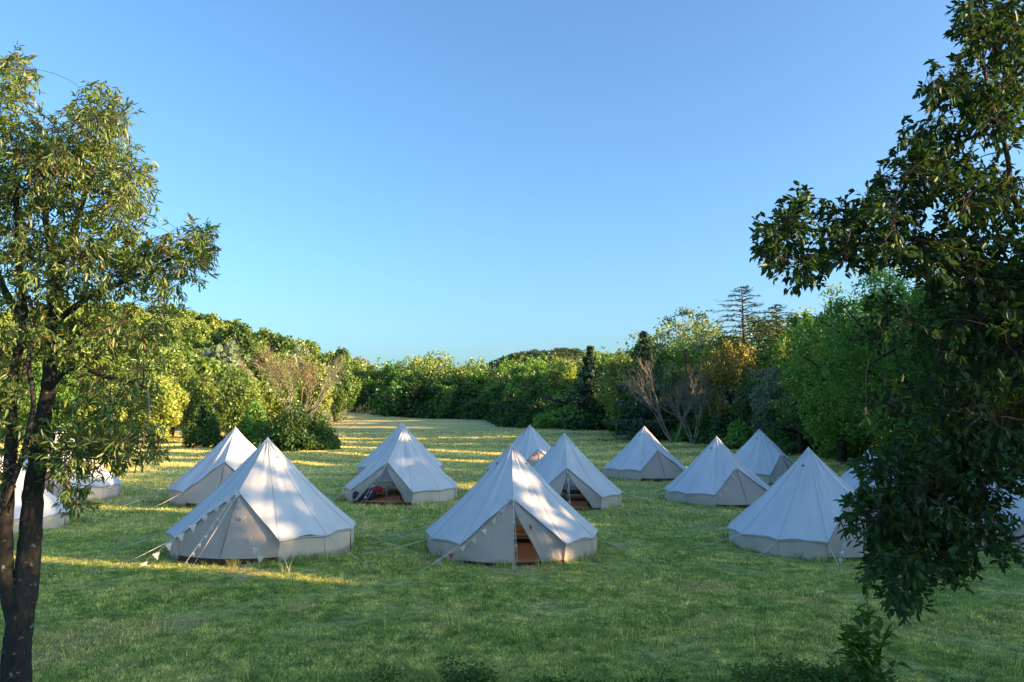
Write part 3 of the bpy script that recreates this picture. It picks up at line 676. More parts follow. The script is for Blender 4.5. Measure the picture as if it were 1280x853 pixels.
mats_far = ['oak', 'olive', 'oak', 'mid', 'olive', 'oak']
desc = {'mid': 'mid green', 'deep': 'dark green', 'oak': 'olive green', 'grey': 'grey green', 'olive': 'yellow green'}
rowf = [.62, .85, 1.0, 1.02]
for row in range(4):
    s = 2 + row * 2
    while s < cum[-1] - 1:
        P_, nn = edge_at(s); off = 2.0 + row * 6.2 + random.uniform(-1, 1); Q = P_ + nn * off; x, y = Q
        px = 640 + 924 * x / y if y > 5 else 3000; far = y > 88
        vis = y > 5 and px < 1330
        if row == 3 and vis and random.random() < .3: s += 5; continue
        h = h_for(x, y, toppx(px, TOP) + random.uniform(-6, 8)) * rowf[row] if vis else (random.uniform(15, 17.5) if y > 3 else random.uniform(11.5, 13.5)) * (rowf[row] if row else .7)
        h = max(5, min(24, h)); wd = h * random.uniform(.62, .85)
        if far: wd = min(wd, 13)
        mk = random.choice((mats_far if row else ['deep', 'mid', 'oak', 'deep']) if far else mats_near)  # far wood: darker front row, yellower rows behind put shade and sun in colour
        if not vis: mk = 'deep'  # unseen trees kept to cast shade; height and leaf gaps shaped for it
        Yd = max(y, 20); L_ = .0034 * Yd + .08 if vis else .42
        n = int(min(9000 if row < 2 else 6500, (3.4 if vis else 4.2) * wd * h * .9 / (L_ * L_ * .62 * .5)))
        if row >= 2: n = int(n * .5)
        if far: lab, grp = f'{desc[mk]} tree in {RW[row]} row of the far wood, {lmk(px)}', f'{desc[mk]} trees of the far wood'
        else: lab, grp = f'{desc[mk]} tree in {RW[row]} row of right wood, {lmk(px)}', f'{desc[mk]} trees of the wood on the right'
        tree(x, y, 'broad', h, wd, mk, lab, grp, n, (L_, L_ * .62), 'woodland_tree', 'tree', base=0.0 if row == 0 else .04, cull=True)
        s += wd * random.uniform(.52, .68) if row else wd * random.uniform(.5, .65)
# undergrowth at the wood's foot
for s in [q for row_ in (0, 1) for q in np.arange(0, cum[-1] - 40, 4.0 + row_ * 1.2)]:
    row_ = 0 if abs(s / 4.0 - round(s / 4.0)) < 1e-6 else 1
    s += random.uniform(-1, 1); s = max(0, s); P_, nn = edge_at(s); Q = P_ + nn * (random.uniform(-.8, .8) + 3.6 * row_); x, y = Q; hh = random.uniform(1.6, 3.2) * (1.9 if y > 90 else 1); L_ = .0048 * max(20, y) + .08
    tree(x, y, 'bush', hh, hh * random.uniform(1.7, 2.5), random.choice(['deep', 'mid', 'deep', 'deep']), f'{"tall" if hh > 3.2 else "low" if hh < 2.2 else "middling"} {"outer" if row_ == 0 else "inner"} bush at the foot of the wood, {lmk(640 + 924 * x / y if y > 5 else 3000)}', 'bushes at the foot of the wood', int(min(2200, 5.5 * hh * hh * 2 / (L_ * L_ * .3))) if y > 20 else 500, (L_, L_ * .6), 'bush', 'bush', cull=y < 20)

def feature(px, Y, topy, wpx, kind, m, label, n=7000, name='tree', base=0.0, lf=None, cull=True):
    x, y, _ = at(px, HOR, Y); h = h_for(x, y, topy); L_ = (.0030 * Y + .07) if lf is None else lf
    return tree(x, y, kind, h, wpx * Y / 924, m, label, None, n, (L_, L_ * .6), name, 'tree', base, cull)
feature(738, 94, 433, 92, 'conifer', 'conifer', 'dark conifer standing between the far wood and the right wood', 9000, 'conifer', cull=False)
feature(806, 76, 414, 130, 'conifer', 'conifer', 'broad very dark conifer behind the lone far tent', 10000, 'conifer', cull=False)
feature(855, 80, 384, 105, 'pine', 'grey', 'flat topped pine with see-through crown rising over the right wood', 5200, 'pine_tree')
feature(775, 84, 440, 60, 'broad', 'olive', 'sunlit yellow green tree between the two dark conifers', 7000)
feature(915, 68, 418, 90, 'airy', 'gold', 'golden sunlit tree below the tall bare cedar', 8000)
feature(968, 60, 462, 60, 'broad', 'grey', 'grey green rounded tree leaning out behind the dark slit tent', 8000)
feature(1050, 50, 372, 150, 'broad', 'mid', 'rounded green tree behind the plain right front tent', 22000)
feature(1125, 42, 322, 215, 'broad', 'mid', 'tall dense green tree rising behind the hanging branches', 34000)
feature(1010, 58, 384, 70, 'airy', 'mid', 'loose green tree top beside the bare cedar', 8000)
feature(1240, 38, 320, 210, 'broad', 'deep', 'dense dark green tree at the right edge behind the leaves', 26000)
feature(893, 72, 455, 70, 'broad', 'olive', 'bright green bushy tree at the wood edge right of the bare grey tree', 8000)

# tall, nearly bare cedar
def cedar(px, Y, topy, label, wpx, lo=.45):
    x, y, _ = at(px, HOR, Y); h = h_for(x, y, topy); r = thing('cedar', label, 'tree', (x, y, gz(x, y)))
    ob('trunk', Geo().tube([(0, 0, -.3), (.1, 0, h * .5), (0, 0, h)], [.35, .22, .02], 7).mesh('trunk', True), 'bark', r)
    g = Geo(); P_ = []; r_ = random.Random(px); W = wpx * Y / 924 / 2
    for i in range(64):
        f = lo + (1 - lo) * (i / 64) ** .9; z = h * f; a = i * 2.4; l = W * ((1 - f) / (1 - lo)) ** .55 * r_.uniform(.55, 1.1) + .3
        d = np.array([math.cos(a), math.sin(a), 0]); p0 = np.array([0, 0, z]); p1 = p0 + d * l * .5 + np.array([0, 0, .10 * l]); p2 = p0 + d * l + np.array([0, 0, .02 * l])
        g.tube([p0, p1, p2], [.055, .035, .012], 4)
        for k in range(9):
            q = p0 + (p2 - p0) * r_.uniform(.3, 1); q[2] += .06 * l; sd_ = np.cross(d, [0, 0, 1]) * r_.choice((-1, 1)); e = q + (sd_ + d * .8) * r_.uniform(.3, .8) * min(1.4, l * .35)
            g.tube([q, e], [.016, .006], 3)
            for _ in range(3): P_.append(q + (e - q) * r_.random() + np.array([r_.uniform(-.1, .1) for _ in range(3)]))
    ob('branches', g.mesh('branches'), 'bark', r)
    P_ = np.array(P_); rr = np.random.default_rng(px); V, F = leaf_geo(P_, rr.normal(0, 1, P_.shape) * [1, 1, .2], np.tile([0, 0, 1.0], (len(P_), 1)) + rr.normal(0, .2, P_.shape), .38, .12)
    ob('needles', mesh_np('needles', V, F), 'conifer', r)
cedar(932, 74, 357, 'tall nearly bare cedar sticking out above the right wood', 120)
cedar(975, 78, 380, 'smaller bare cedar right of the tall one', 90)
def bare(px, Y, topy, m, label, spread, seed, fan=.55, depth=5, name='bare_tree', dead_leaf=0, r0=.085):
    x, y, _ = at(px, HOR, Y); h = h_for(x, y, topy); r = thing(name, label, 'tree', (x, y, gz(x, y)))
    g = bare_geo(h, r0, spread, seed, depth, fan); me = g.mesh('branches')
    V = np.concatenate(g.V); zz = V[:, 2].max(); me.transform(Matrix.Scale(h / zz, 4)); ob('branches', me, m, r)
    if dead_leaf:
        rr = np.random.default_rng(seed); P_ = V[rr.integers(len(V) // 3, len(V), dead_leaf)] * h / zz + rr.normal(0, .15, (dead_leaf, 3)); V2, F2 = leaf_geo(P_, rr.normal(0, 1, P_.shape), rr.normal(0, 1, P_.shape), .26, .10)
        ob('dry_leaves', mesh_np('dry_leaves', V2, F2), 'drytwigleaf', r)
bare(842, 70, 440, 'twig', 'bare grey tree with tangled branches in front of the right wood', .5, 5, .6)
bare(866, 69, 470, 'twig', 'smaller bare grey tree right of the tangled one', .5, 9, .6)
bare(372, 80, 428, 'twig', 'leafless brown tree with fine twigs on the left edge of the field', .45, 11, .5, 5, dead_leaf=1500)
bare(410, 72, 492, 'twig', 'leaning brown dead bush at the left edge of the field', .9, 13, .8, 4, 'dead_bush', r0=.03)

# left side: bushes, trees and the wooded hill
def fb(px, Y, topy, wpx, kind, m, label, n, name='bush', cat='bush', cull=False):
    x, y, _ = at(px, HOR, Y); h = h_for(x, y, topy); L_ = .0036 * Y + .04
    return tree(x, y, kind, h, wpx * Y / 924, m, label, None, n, (L_, L_ * .55), name, cat, 0, cull)
fb(372, 62, 504, 112, 'bush', 'deep', 'big dark round bush right behind the two left tents', 14000)
fb(322, 64, 500, 50, 'bush', 'mid', 'green bush between the dark round bush and the left tents', 6000)
fb(258, 66, 506, 66, 'bush', 'deep', 'dark bush at the field edge behind the sunlit left tent', 8000)
fb(408, 64, 540, 34, 'bush', 'mid', 'small low bush at the right foot of the dark round bush', 2500)
LT = [(-60, 78, 400, 150, 'oak'), (30, 84, 415, 130, 'olive'), (105, 90, 420, 120, 'oak'), (170, 84, 446, 90, 'olive'), (215, 92, 444, 80, 'olive'), (255, 78, 466, 76, 'olive'), (290, 88, 458, 80, 'oak'), (300, 74, 472, 60, 'olive'),
      (325, 98, 424, 42, 'olive'), (350, 105, 446, 64, 'oak'), (395, 108, 448, 60, 'olive'), (420, 130, 452, 60, 'oak'), (200, 72, 470, 70, 'oak'), (140, 70, 468, 80, 'oak'), (60, 66, 455, 90, 'mid')]
names_l = ['broad olive tree beyond the left frame edge', 'yellow green tree far behind the forked trunk', 'olive tree seen through the left tree foliage', 'yellow green tree left of the lit tree group', 'tall yellow green tree behind the sunlit left tent',
           'bright yellow tree low above the dark bush', 'olive tree above and behind the left bushes', 'short bright tree just over the green bush', 'slender upright yellow green tree beside the leafless brown one', 'olive tree directly behind the leafless brown tree',
           'pale tree right of the leafless brown tree', 'olive tree where the left slope meets the far wood', 'low olive tree at the back of the sunlit grass strip', 'low olive tree seen between the left tree twigs', 'green tree behind the left edge tents']
for (px, Y, ty, wp, mk), lb in zip(LT, names_l): fb(px, Y, ty, wp, 'airy' if px == 325 else 'broad', mk, lb, int(9000), 'tree', 'tree')
hill_src = []
for i, mk in enumerate(['oak', 'olive', 'oak', 'deep', 'olive', 'oak', 'grey']):
    x, y = -150 + i * 11, 200; t_ = tree(x, y, 'broad', 8.5, 9.5, mk, f'{desc[mk]} tree on the wooded slope at the left', f'{desc[mk]} trees on the left slope', 4200, (.75, .45), 'hillside_tree', 'tree'); hill_src.append((t_, mk))
k = 0
for yy in np.arange(112, 330, 8.6):
    for xx in np.arange(-235, -38, 9.0):
        x = xx + random.uniform(-2.5, 2.5); y = yy + random.uniform(-2.5, 2.5); px = 640 + 924 * x / y
        if px < -60 or px > 452: continue
        if np.hypot((x + 42), (y - 165)) < 8: continue
        if x > -44 - (y - 112) * .03 and y < 172: continue
        if gz(x, y) < gz(x * .97, y * .97) - 1.2 and random.random() < .6: continue
        src, mk = random.choice(hill_src); s_ = random.uniform(.85, 1.4)
        copy_tree(src, x, y, s_, random.uniform(0, 6), f'{"small" if s_ < 1.03 else "large" if s_ > 1.2 else "middling"} {desc[mk]} tree {"low" if y < 170 else "high" if y > 240 else "halfway"} on the left slope, {lmk(px)}', f'{desc[mk]} trees on the left slope'); k += 1
for px, Y, ty, nm in [(303, 215, 402, 'taller round tree standing out on the left ridge'), (288, 225, 404, 'pointed tree beside the taller round one on the left ridge'), (352, 190, 414, 'umbrella shaped tree on the right part of the left ridge'), (427, 185, 440, 'lone dark tree where the ridge runs down to the far wood')]:
    x, y, _ = at(px, HOR, Y); h = h_for(x, y, ty); tree(x, y, 'broad', max(6, h), 8.5, 'deep', nm, None, 3000, (.9, .55), 'ridge_tree', 'tree')
# far hills: one mass of small crowns each
r_ = np.random.default_rng(3); P_ = []; Nn = []
for _ in range(2200):
    x = r_.uniform(-260, 420); y = r_.uniform(640, 1020)
    if abs(640 + 924 * x / y - 660) > 330: continue
    rad = r_.uniform(3.5, 6.5); z = gz(x, y); d = norm(r_.normal(0, 1, (60, 3)) + [0, -.4, .7]); c = np.array([x, y, z + 4])
    P_.append(c + d * rad * [1, 1, .9]); Nn.append(norm(d + r_.normal(0, .3, d.shape)))
P_ = np.concatenate(P_); Nn = np.concatenate(Nn); V, F = leaf_geo(P_, r_.normal(0, 1, P_.shape), Nn, 2.3, 1.6)
ob('far_forest', mesh_np('far_forest', V, F), 'farwood', kind='stuff')
print('hill trees', k, 'trees', ntree[0])

# ------------------------------------------------------------------ the two near trees
def near_tree(name, label, base, Y, limbs, blobs, leafkind, leaf_mat_, bark, n2, n3, nleaf, lsz, deep, seed, droop):
    """limbs: list of (points [(px,py,Y)..], r0, r1); blobs: (px,py,rx,ry,weight,dY)"""
    r_ = np.random.default_rng(seed); O = np.array(base); root = thing(name, label, 'tree', O)
    SK = []; SR = []
    for li, (pts, r0, r1) in enumerate(limbs):
        Q = [at(*p) if len(p) == 3 else np.array(p[:3]) for p in pts]
        Q = np.array(Q); m_ = 8; out_ = []; cr = []
        for i in range(len(Q) - 1):                              # catmull-rom through the joints
            p0, p1, p2, p3 = Q[max(i - 1, 0)], Q[i], Q[i + 1], Q[min(i + 2, len(Q) - 1)]
            for t_ in np.linspace(0, 1, m_, endpoint=(i == len(Q) - 2)):
                out_.append(.5 * ((2 * p1) + (-p0 + p2) * t_ + (2 * p0 - 5 * p1 + 4 * p2 - p3) * t_ ** 2 + (-p0 + 3 * p1 - 3 * p2 + p3) * t_ ** 3))
        out_ = np.array(out_); out_[1:-1] += r_.normal(0, r0 * .03, out_[1:-1].shape); rad = np.linspace(r0, r1, len(out_))
        if li == 0: rad[:4] *= [1.35, 1.2, 1.1, 1.03]
        ob('trunk' if li == 0 else 'limb', Geo().tube(out_ - O, list(rad), 10 if r0 > .05 else 6).mesh('limb', True), bark if r0 > .03 or leafkind == 'ovate' else 'pale_bark', root)
        SK.append(out_); SR.append(rad)
    SK = np.concatenate(SK); SR = np.concatenate(SR)
    B = np.array([(b[0], b[1], b[2], b[3], b[4] if len(b) > 4 else 1, b[5] if len(b) > 5 else 0) for b in blobs], float)
    wts = B[:, 2] * B[:, 3] * B[:, 4]; wts /= wts.sum()
    def sample(n):
        idx = r_.choice(len(B), n, p=wts); d = norm(r_.normal(0, 1, (n, 3))) * (r_.uniform(0, 1, n) ** .45)[:, None]; P_ = []
        for k in range(n):
            b_ = B[idx[k]]; P_.append(at(b_[0] + d[k, 0] * b_[2], b_[1] + d[k, 1] * b_[3], Y + b_[5] + d[k, 2] * deep))
        return np.array(P_)
    g = Geo(); T = sample(n2)
    dist = np.array([np.min(np.linalg.norm(SK - p, axis=1)) for p in T]); T = T[np.argsort(dist)]
    for p in T:
        dd = np.linalg.norm(SK - p, axis=1) + (SR < .004) * 9; j = int(np.argmin(dd)); q = SK[j]; l = np.linalg.norm(p - q)
        if l < .15: continue
        mid = (p + q) / 2 + r_.normal(0, .08 * l, 3) + np.array([0, 0, .10 * l]); t_ = np.linspace(0, 1, 7)[:, None]
        C = (1 - t_) ** 2 * q + 2 * t_ * (1 - t_) * mid + t_ ** 2 * p; ra = min(SR[j] * .6, .006 + .008 * l); rad = np.linspace(ra, .0035, 7)
        g.tube(C - O, list(rad), 5, cap=False); SK = np.concatenate([SK, C[1:]]); SR = np.concatenate([SR, np.maximum(rad[1:], .0045)])
    ob('branches', g.mesh('branches', True), bark, root, kind='stuff')
    g = Geo(); T = sample(n3); LP = []; LD = []
    for p in T:
        dd = np.linalg.norm(SK - p, axis=1); j = int(np.argmin(dd)); q = SK[j]; l = dd[j]
        if l > .75: q = p + (q - p) / l * .5; 
        v = p - q; l = np.linalg.norm(v) + 1e-6; dr = v / l; p = q + dr * max(l, .22); l = max(l, .22)
        dr2 = norm(dr + np.array([0, 0, -droop]) + r_.normal(0, .15, 3)); m1 = q + dr * l * .5; e = m1 + dr2 * l * .5
        g.tube([q - O, m1 - O, e - O], [.004, .003, .0018], 3, cap=False)
        m_ = max(3, int(r_.normal(nleaf, 2))); ts = r_.uniform(.25, 1, m_); ts[:2] = 1
        base_ = np.where((ts < .5)[:, None], q + (m1 - q) * (ts * 2)[:, None], m1 + (e - m1) * (ts * 2 - 1)[:, None])
        sd_ = norm(np.cross(dr2, r_.normal(0, 1, (m_, 3)))); LP.append(base_ + r_.normal(0, .012, base_.shape)); LD.append(norm(dr2 * .9 + sd_ * .75 + np.array([0, 0, -droop * .8]) + r_.normal(0, .25, (m_, 3))))
    ob('twigs', g.mesh('twigs'), bark, root, kind='stuff')
    P_ = np.concatenate(LP); D = np.concatenate(LD); n = len(P_); Nn = norm(r_.normal(0, .55, (n, 3)) + [0, 0, 1]); sc = r_.uniform(.7, 1.2, n)
    # the 300 nearest leaves in the frame are leaves of their own
    pxx = 640 + 924 * P_[:, 0] / P_[:, 1]; pyy = HOR - 924 * (P_[:, 2] - CAM_Z) / P_[:, 1]
    ok = (pxx > 5) & (pxx < 1275) & (pyy > 5) & (pyy < 848); key = np.where(ok, sc / np.linalg.norm(P_ - [0, 0, CAM_Z], axis=1), -1); top = np.argsort(-key)[:300]
    V, F = leaf_geo(np.zeros((1, 3)), np.array([[1.0, 0, 0]]), np.array([[0, 0, 1.0]]), lsz[0], lsz[1], 'leaf'); lm = mesh_np('leaf', V, F); lm.materials.append(M[leaf_mat_])
    for k in top:
        d = D[k]; sx = norm(np.cross(d, Nn[k])); nn = np.cross(sx, d); o = ob('leaf', lm, parent=root)
        o.matrix_local = Matrix(((d[0] * sc[k], sx[0] * sc[k], nn[0] * sc[k], P_[k][0] - O[0]), (d[1] * sc[k], sx[1] * sc[k], nn[1] * sc[k], P_[k][1] - O[1]), (d[2] * sc[k], sx[2] * sc[k], nn[2] * sc[k], P_[k][2] - O[2]), (0, 0, 0, 1)))
    rest = np.ones(n, bool); rest[top] = False
    V, F = leaf_geo(P_[rest] - O, D[rest], Nn[rest], lsz[0] * sc[rest], lsz[1] * sc[rest], 'leaf'); ob('foliage', mesh_np('foliage', V, F), leaf_mat_, root, kind='stuff')
    print(name, 'leaves', n)
    return root
YL = 9.5
bx, by, _ = at(18, 900, YL)
near_tree('forked_tree', 'forked dark trunk tree with narrow leaves at the left edge of the photo', (bx, by, gz(bx, by)), YL,
    [([(18, 930, YL), (20, 850, YL), (24, 790, YL), (36, 700, YL), (42, 620, YL), (50, 550, YL), (62, 470, YL), (64, 400, YL)], .195, .07),
     ([(22, 790, YL), (8, 720, YL - .1), (8, 640, YL - .2), (14, 560, YL - .1), (16, 480, YL), (30, 400, YL), (24, 320, YL), (20, 220, YL)], .105, .03),
     ([(-12, 660, YL - .5), (14, 610, YL - .5), (34, 550, YL - .5), (42, 500, YL - .5), (36, 450, YL - .5), (44, 410, YL - .4), (36, 370, YL - .4)], .035, .022),
     ([(64, 400, YL), (72, 340, YL), (95, 280, YL), (112, 220, YL), (122, 150, YL)], .075, .014),
     ([(72, 350, YL), (60, 290, YL - .2), (58, 250, YL - .2), (72, 235, YL - .2), (80, 180, YL - .2)], .05, .012),
     ([(64, 410, YL), (110, 372, YL + .1), (160, 350, YL + .2), (210, 325, YL + .2), (262, 290, YL + .2)], .05, .008),
     ([(60, 490, YL), (90, 460, YL - .3), (130, 470, YL - .4), (165, 478, YL - .5), (184, 486, YL - .5)], .035, .014),
     ([(184, 486, YL - .5), (186, 515, YL - .5), (180, 548, YL - .5), (172, 575, YL - .5)], .016, .006),
     ([(48, 560, YL), (75, 600, YL + .2), (95, 615, YL + .2), (120, 600, YL + .2)], .025, .007),
     ([(64, 430, YL), (105, 410, YL + .5), (150, 420, YL + .7), (195, 395, YL + .8)], .035, .008),
     ([(30, 400, YL), (0, 350, YL + .4), (-20, 260, YL + .5), (0, 150, YL + .5)], .06, .012)],
    [(18, 105, 38, 45, .8), (-25, 200, 60, 110, .8), (45, 200, 60, 70, .9), (125, 150, 42, 52, 1.2), (95, 210, 60, 60, .8), (158, 235, 45, 62, 1.0), (30, 310, 90, 80, .8), (115, 315, 75, 65, .8), (180, 330, 42, 45, .9), (232, 318, 40, 42, .9), (255, 300, 18, 30, .8),
     (205, 375, 30, 22, .6), (100, 410, 90, 60, .75), (180, 430, 45, 38, .6), (-10, 470, 40, 80, .7), (120, 490, 60, 50, .6), (170, 490, 35, 30, .5), (150, 545, 55, 40, .6), (195, 560, 22, 22, .4), (60, 545, 60, 38, .6), (80, 580, 36, 30, .6), (110, 560, 45, 34, .55), (150, 575, 25, 20, .5), (95, 622, 26, 20, .6), (-5, 590, 20, 40, .5)],
    'lance', 'almond', 'lichen', 380, 4300, 7, (.106, .028), 1.15, 5, .35)
YR = 7.4
bx, by, _ = at(1430, 800, YR); bx += .32
near_tree('overhanging_tree', 'dark tree with oval leaves hanging into the photo from the right edge', (bx, by, gz(bx, by)), YR,
    [([(bx, by, gz(bx, by) - .2, 0), (bx - .05, by, 1.6, 0), (bx + .05, by, 3.2, 0), (bx, by, 5.2, 0), (bx - .1, by, 7.5, 0), (bx - .1, by, 9.6, 0)], .22, .04),
     ([(1420, 400, YR), (1340, 370, YR), (1280, 346, YR - .1), (1225, 325, YR - .1), (1150, 302, YR - .1), (1080, 296, YR), (1000, 285, YR)], .055, .007),
     ([(1400, 340, YR), (1310, 300, YR), (1268, 250, YR - .1), (1258, 190, YR - .1), (1235, 120, YR - .1), (1228, 50, YR)], .045, .01),
     ([(1400, 560, YR), (1320, 535, YR - .3), (1270, 524, YR - .4), (1180, 513, YR - .4), (1110, 506, YR - .4), (1040, 508, YR - .4)], .02, .005),
     ([(1420, 560, YR), (1320, 585, YR), (1240, 600, YR), (1180, 640, YR), (1140, 690, YR), (1128, 745, YR)], .04, .006),
     ([(1225, 520, YR - .4), (1200, 545, YR - .4), (1184, 580, YR - .4), (1182, 620, YR - .4)], .010, .004),
     ([(1400, 430, YR), (1300, 410, YR + .2), (1220, 400, YR + .3), (1150, 420, YR + .3), (1080, 460, YR + .2)], .04, .008),
     ([(1420, 200, YR), (1340, 120, YR), (1280, 60, YR), (1220, 20, YR)], .05, .015),
     ([(1420, 600, YR), (1340, 640, YR + .1), (1280, 670, YR + .1), (1220, 690, YR + .1)], .03, .006)],
    [(1222, 30, 38, 50, 1.2), (1275, 50, 45, 60, 1.0), (1190, 115, 46, 45, 1), (1245, 130, 50, 60, 1.0), (1430, 120, 90, 100, .35), (1440, 330, 90, 120, .35), (1530, 220, 60, 110, .35), (1430, -60, 100, 80, .35), (1300, -40, 60, 50, .5), (1160, 195, 52, 48, 1.2), (1215, 240, 60, 50, 1.0), (1115, 250, 45, 38, 1.1), (1085, 275, 50, 30, .9), (1270, 270, 50, 50, .7), (1055, 305, 40, 36, 1.0), (1045, 262, 30, 22, .6), (1000, 272, 30, 42, .8), (968, 300, 26, 45, 1.0), (1000, 335, 32, 28, .8), (1005, 240, 16, 18, .35),
     (1120, 312, 60, 28, 1.1), (1200, 325, 80, 45, 1.1), (1270, 390, 60, 70, 1.0), (1200, 410, 75, 55, .65), (1110, 400, 45, 40, .35), (1240, 480, 70, 60, .7), (1150, 490, 60, 45, .4), (1085, 510, 40, 25, .25), (1260, 560, 60, 60, .9), (1180, 575, 70, 50, 1.2), (1105, 590, 38, 40, .9), (1150, 640, 75, 50, 1.3), (1085, 640, 38, 42, 1), (1220, 650, 50, 45, 1.1), (1260, 680, 25, 22, .7), (1120, 700, 42, 38, 1.5), (1128, 740, 26, 30, 1.2), (1190, 700, 38, 32, 1.3), (1330, 400, 60, 250, .8)],
    'ovate', 'ovate', 'bark', 540, 5400, 7, (.090, .044), 1.0, 8, .3)

# ------------------------------------------------------------------ sapling and weeds at the bottom of the view
def sapling(px, Y, h, label, seed, n=16, spread=.5):
    r_ = np.random.default_rng(seed); x, y, _ = at(px, 700, Y); z = gz(x, y); r = thing('sapling', label, 'plant', (x, y, z))
    lm = sapling.lm
    for k in range(n):
        a = r_.uniform(0, 6.3); hh = h * (1 if k == 0 else r_.uniform(.35, .8)); sp = 0.05 if k == 0 else spread * r_.uniform(.4, 1.0)
        p0 = np.zeros(3); p2 = np.array([math.cos(a) * sp, math.sin(a) * sp, hh]); p1 = np.array([p2[0] * .3, p2[1] * .3, hh * .6])
        t_ = np.linspace(0, 1, 8)[:, None]; C = (1 - t_) ** 2 * p0 + 2 * t_ * (1 - t_) * p1 + t_ ** 2 * p2
        ob('stem', Geo().tube(C, list(np.linspace(.010, .003, 8)), 5).mesh('stem', True), 'weed', r)
        for q in range(3, 8):
            for sg in (-1, 1, 1) if q == 7 else (-1, 1):
                d = norm(C[q] - C[q - 1]); sd_ = norm(np.cross(d, [0, 0, 1]) * sg + r_.normal(0, .5, 3)); dr = norm(sd_ + d * .55 + np.array([0, 0, .05])); nn = norm(np.array([0, 0, 1.0]) + r_.normal(0, .3, 3)); sx = norm(np.cross(dr, nn)); nn = np.cross(sx, dr); s_ = r_.uniform(.7, 1.25)
                o = ob('leaf', lm, parent=r); c = C[q]
                o.matrix_local = Matrix(((dr[0] * s_, sx[0] * s_, nn[0] * s_, c[0]), (dr[1] * s_, sx[1] * s_, nn[1] * s_, c[1]), (dr[2] * s_, sx[2] * s_, nn[2] * s_, c[2]), (0, 0, 0, 1)))
V, F = leaf_geo(np.zeros((1, 3)), np.array([[1.0, 0, 0]]), np.array([[0, 0, 1.0]]), .19, .085, 'leaf'); sapling.lm = mesh_np('leaf', V, F); sapling.lm.materials.append(M['weed'])
sapling(1078, 10.6, 1.45, 'young leafy sapling standing in the grass below the overhanging branches', 4, 18, .42)
r_ = np.random.default_rng(12); P_ = []; D = []
for _ in range(2600):
    px = r_.uniform(480, 1330); Y = r_.uniform(9.0, 12.2); f = (px - 500) / 780
    if math.sin(px * .021 + Y * 1.7) + math.sin(px * .053 + 2) < -.3: continue
    if Y > 10.3 + 1.1 * math.sin(px * .013 + 1) * .5 + .9 * f * r_.random() + .5 * r_.random(): continue
    x = (px - 640) / 924 * Y; z = gz(x, Y); hh = r_.uniform(.10, .34); m_ = 26
    a = r_.uniform(0, 6.3, m_); rr = r_.uniform(0, .16, m_); zz = hh * r_.uniform(.2, 1, m_)
    P_.append(np.stack([x + rr * np.cos(a), Y + rr * np.sin(a), z + zz], 1)); D.append(np.stack([np.cos(a), np.sin(a), r_.uniform(-.2, .8, m_)], 1))
P_ = np.concatenate(P_); D = np.concatenate(D); V, F = leaf_geo(P_, D, norm(r_.normal(0, .4, P_.shape) + [0, 0, 1]), r_.uniform(.05, .10, len(P_)), .036, 'leaf')
ob('low_weeds', mesh_np('low_weeds', V, F), 'weed', kind='stuff')

# ------------------------------------------------------------------ meadow grass: tufts scattered on the ground
def tuft(seed, nb, h, rad, wd):
    r_ = np.random.default_rng(seed); a = r_.uniform(0, 6.3, nb); rr = rad * np.sqrt(r_.uniform(0, 1, nb)); b0 = np.stack([rr * np.cos(a), rr * np.sin(a), np.full(nb, -.01)], 1)
    l = norm(np.stack([np.cos(a + r_.normal(0, 1, nb)), np.sin(a + r_.normal(0, 1, nb)), np.zeros(nb)], 1)); hh = h * r_.uniform(.4, 1.1, nb)[:, None]; lean = r_.uniform(.2, .9, nb)[:, None]
    th = r_.uniform(0, 6.3, nb); sx = np.stack([np.cos(th), np.sin(th), np.zeros(nb)], 1) * wd / 2; up_ = np.array([0, 0, 1.0])
    m1 = b0 + up_ * hh * .6 + l * hh * lean * .25; tp = b0 + up_ * hh * (1 - .25 * lean) + l * hh * lean * .8
    V = np.stack([b0 - sx, b0 + sx, m1 + sx * .8, m1 - sx * .8, tp], 1).reshape(-1, 3); b_ = np.arange(nb)[:, None] * 5
    loops = np.concatenate([b_ + [[0, 1, 2, 3]], b_ + [[3, 2, 4]]], 1).ravel(); cnt = np.tile([4, 3], nb)
    me = mesh_np('grass_tuft', V, loops=loops, counts=cnt); me.materials.append(M['grass'])
    me.attributes.new('tone', 'FLOAT', 'FACE').data.foreach_set('value', np.repeat(r_.uniform(0, 1, nb), 2).astype(np.float32)); return me
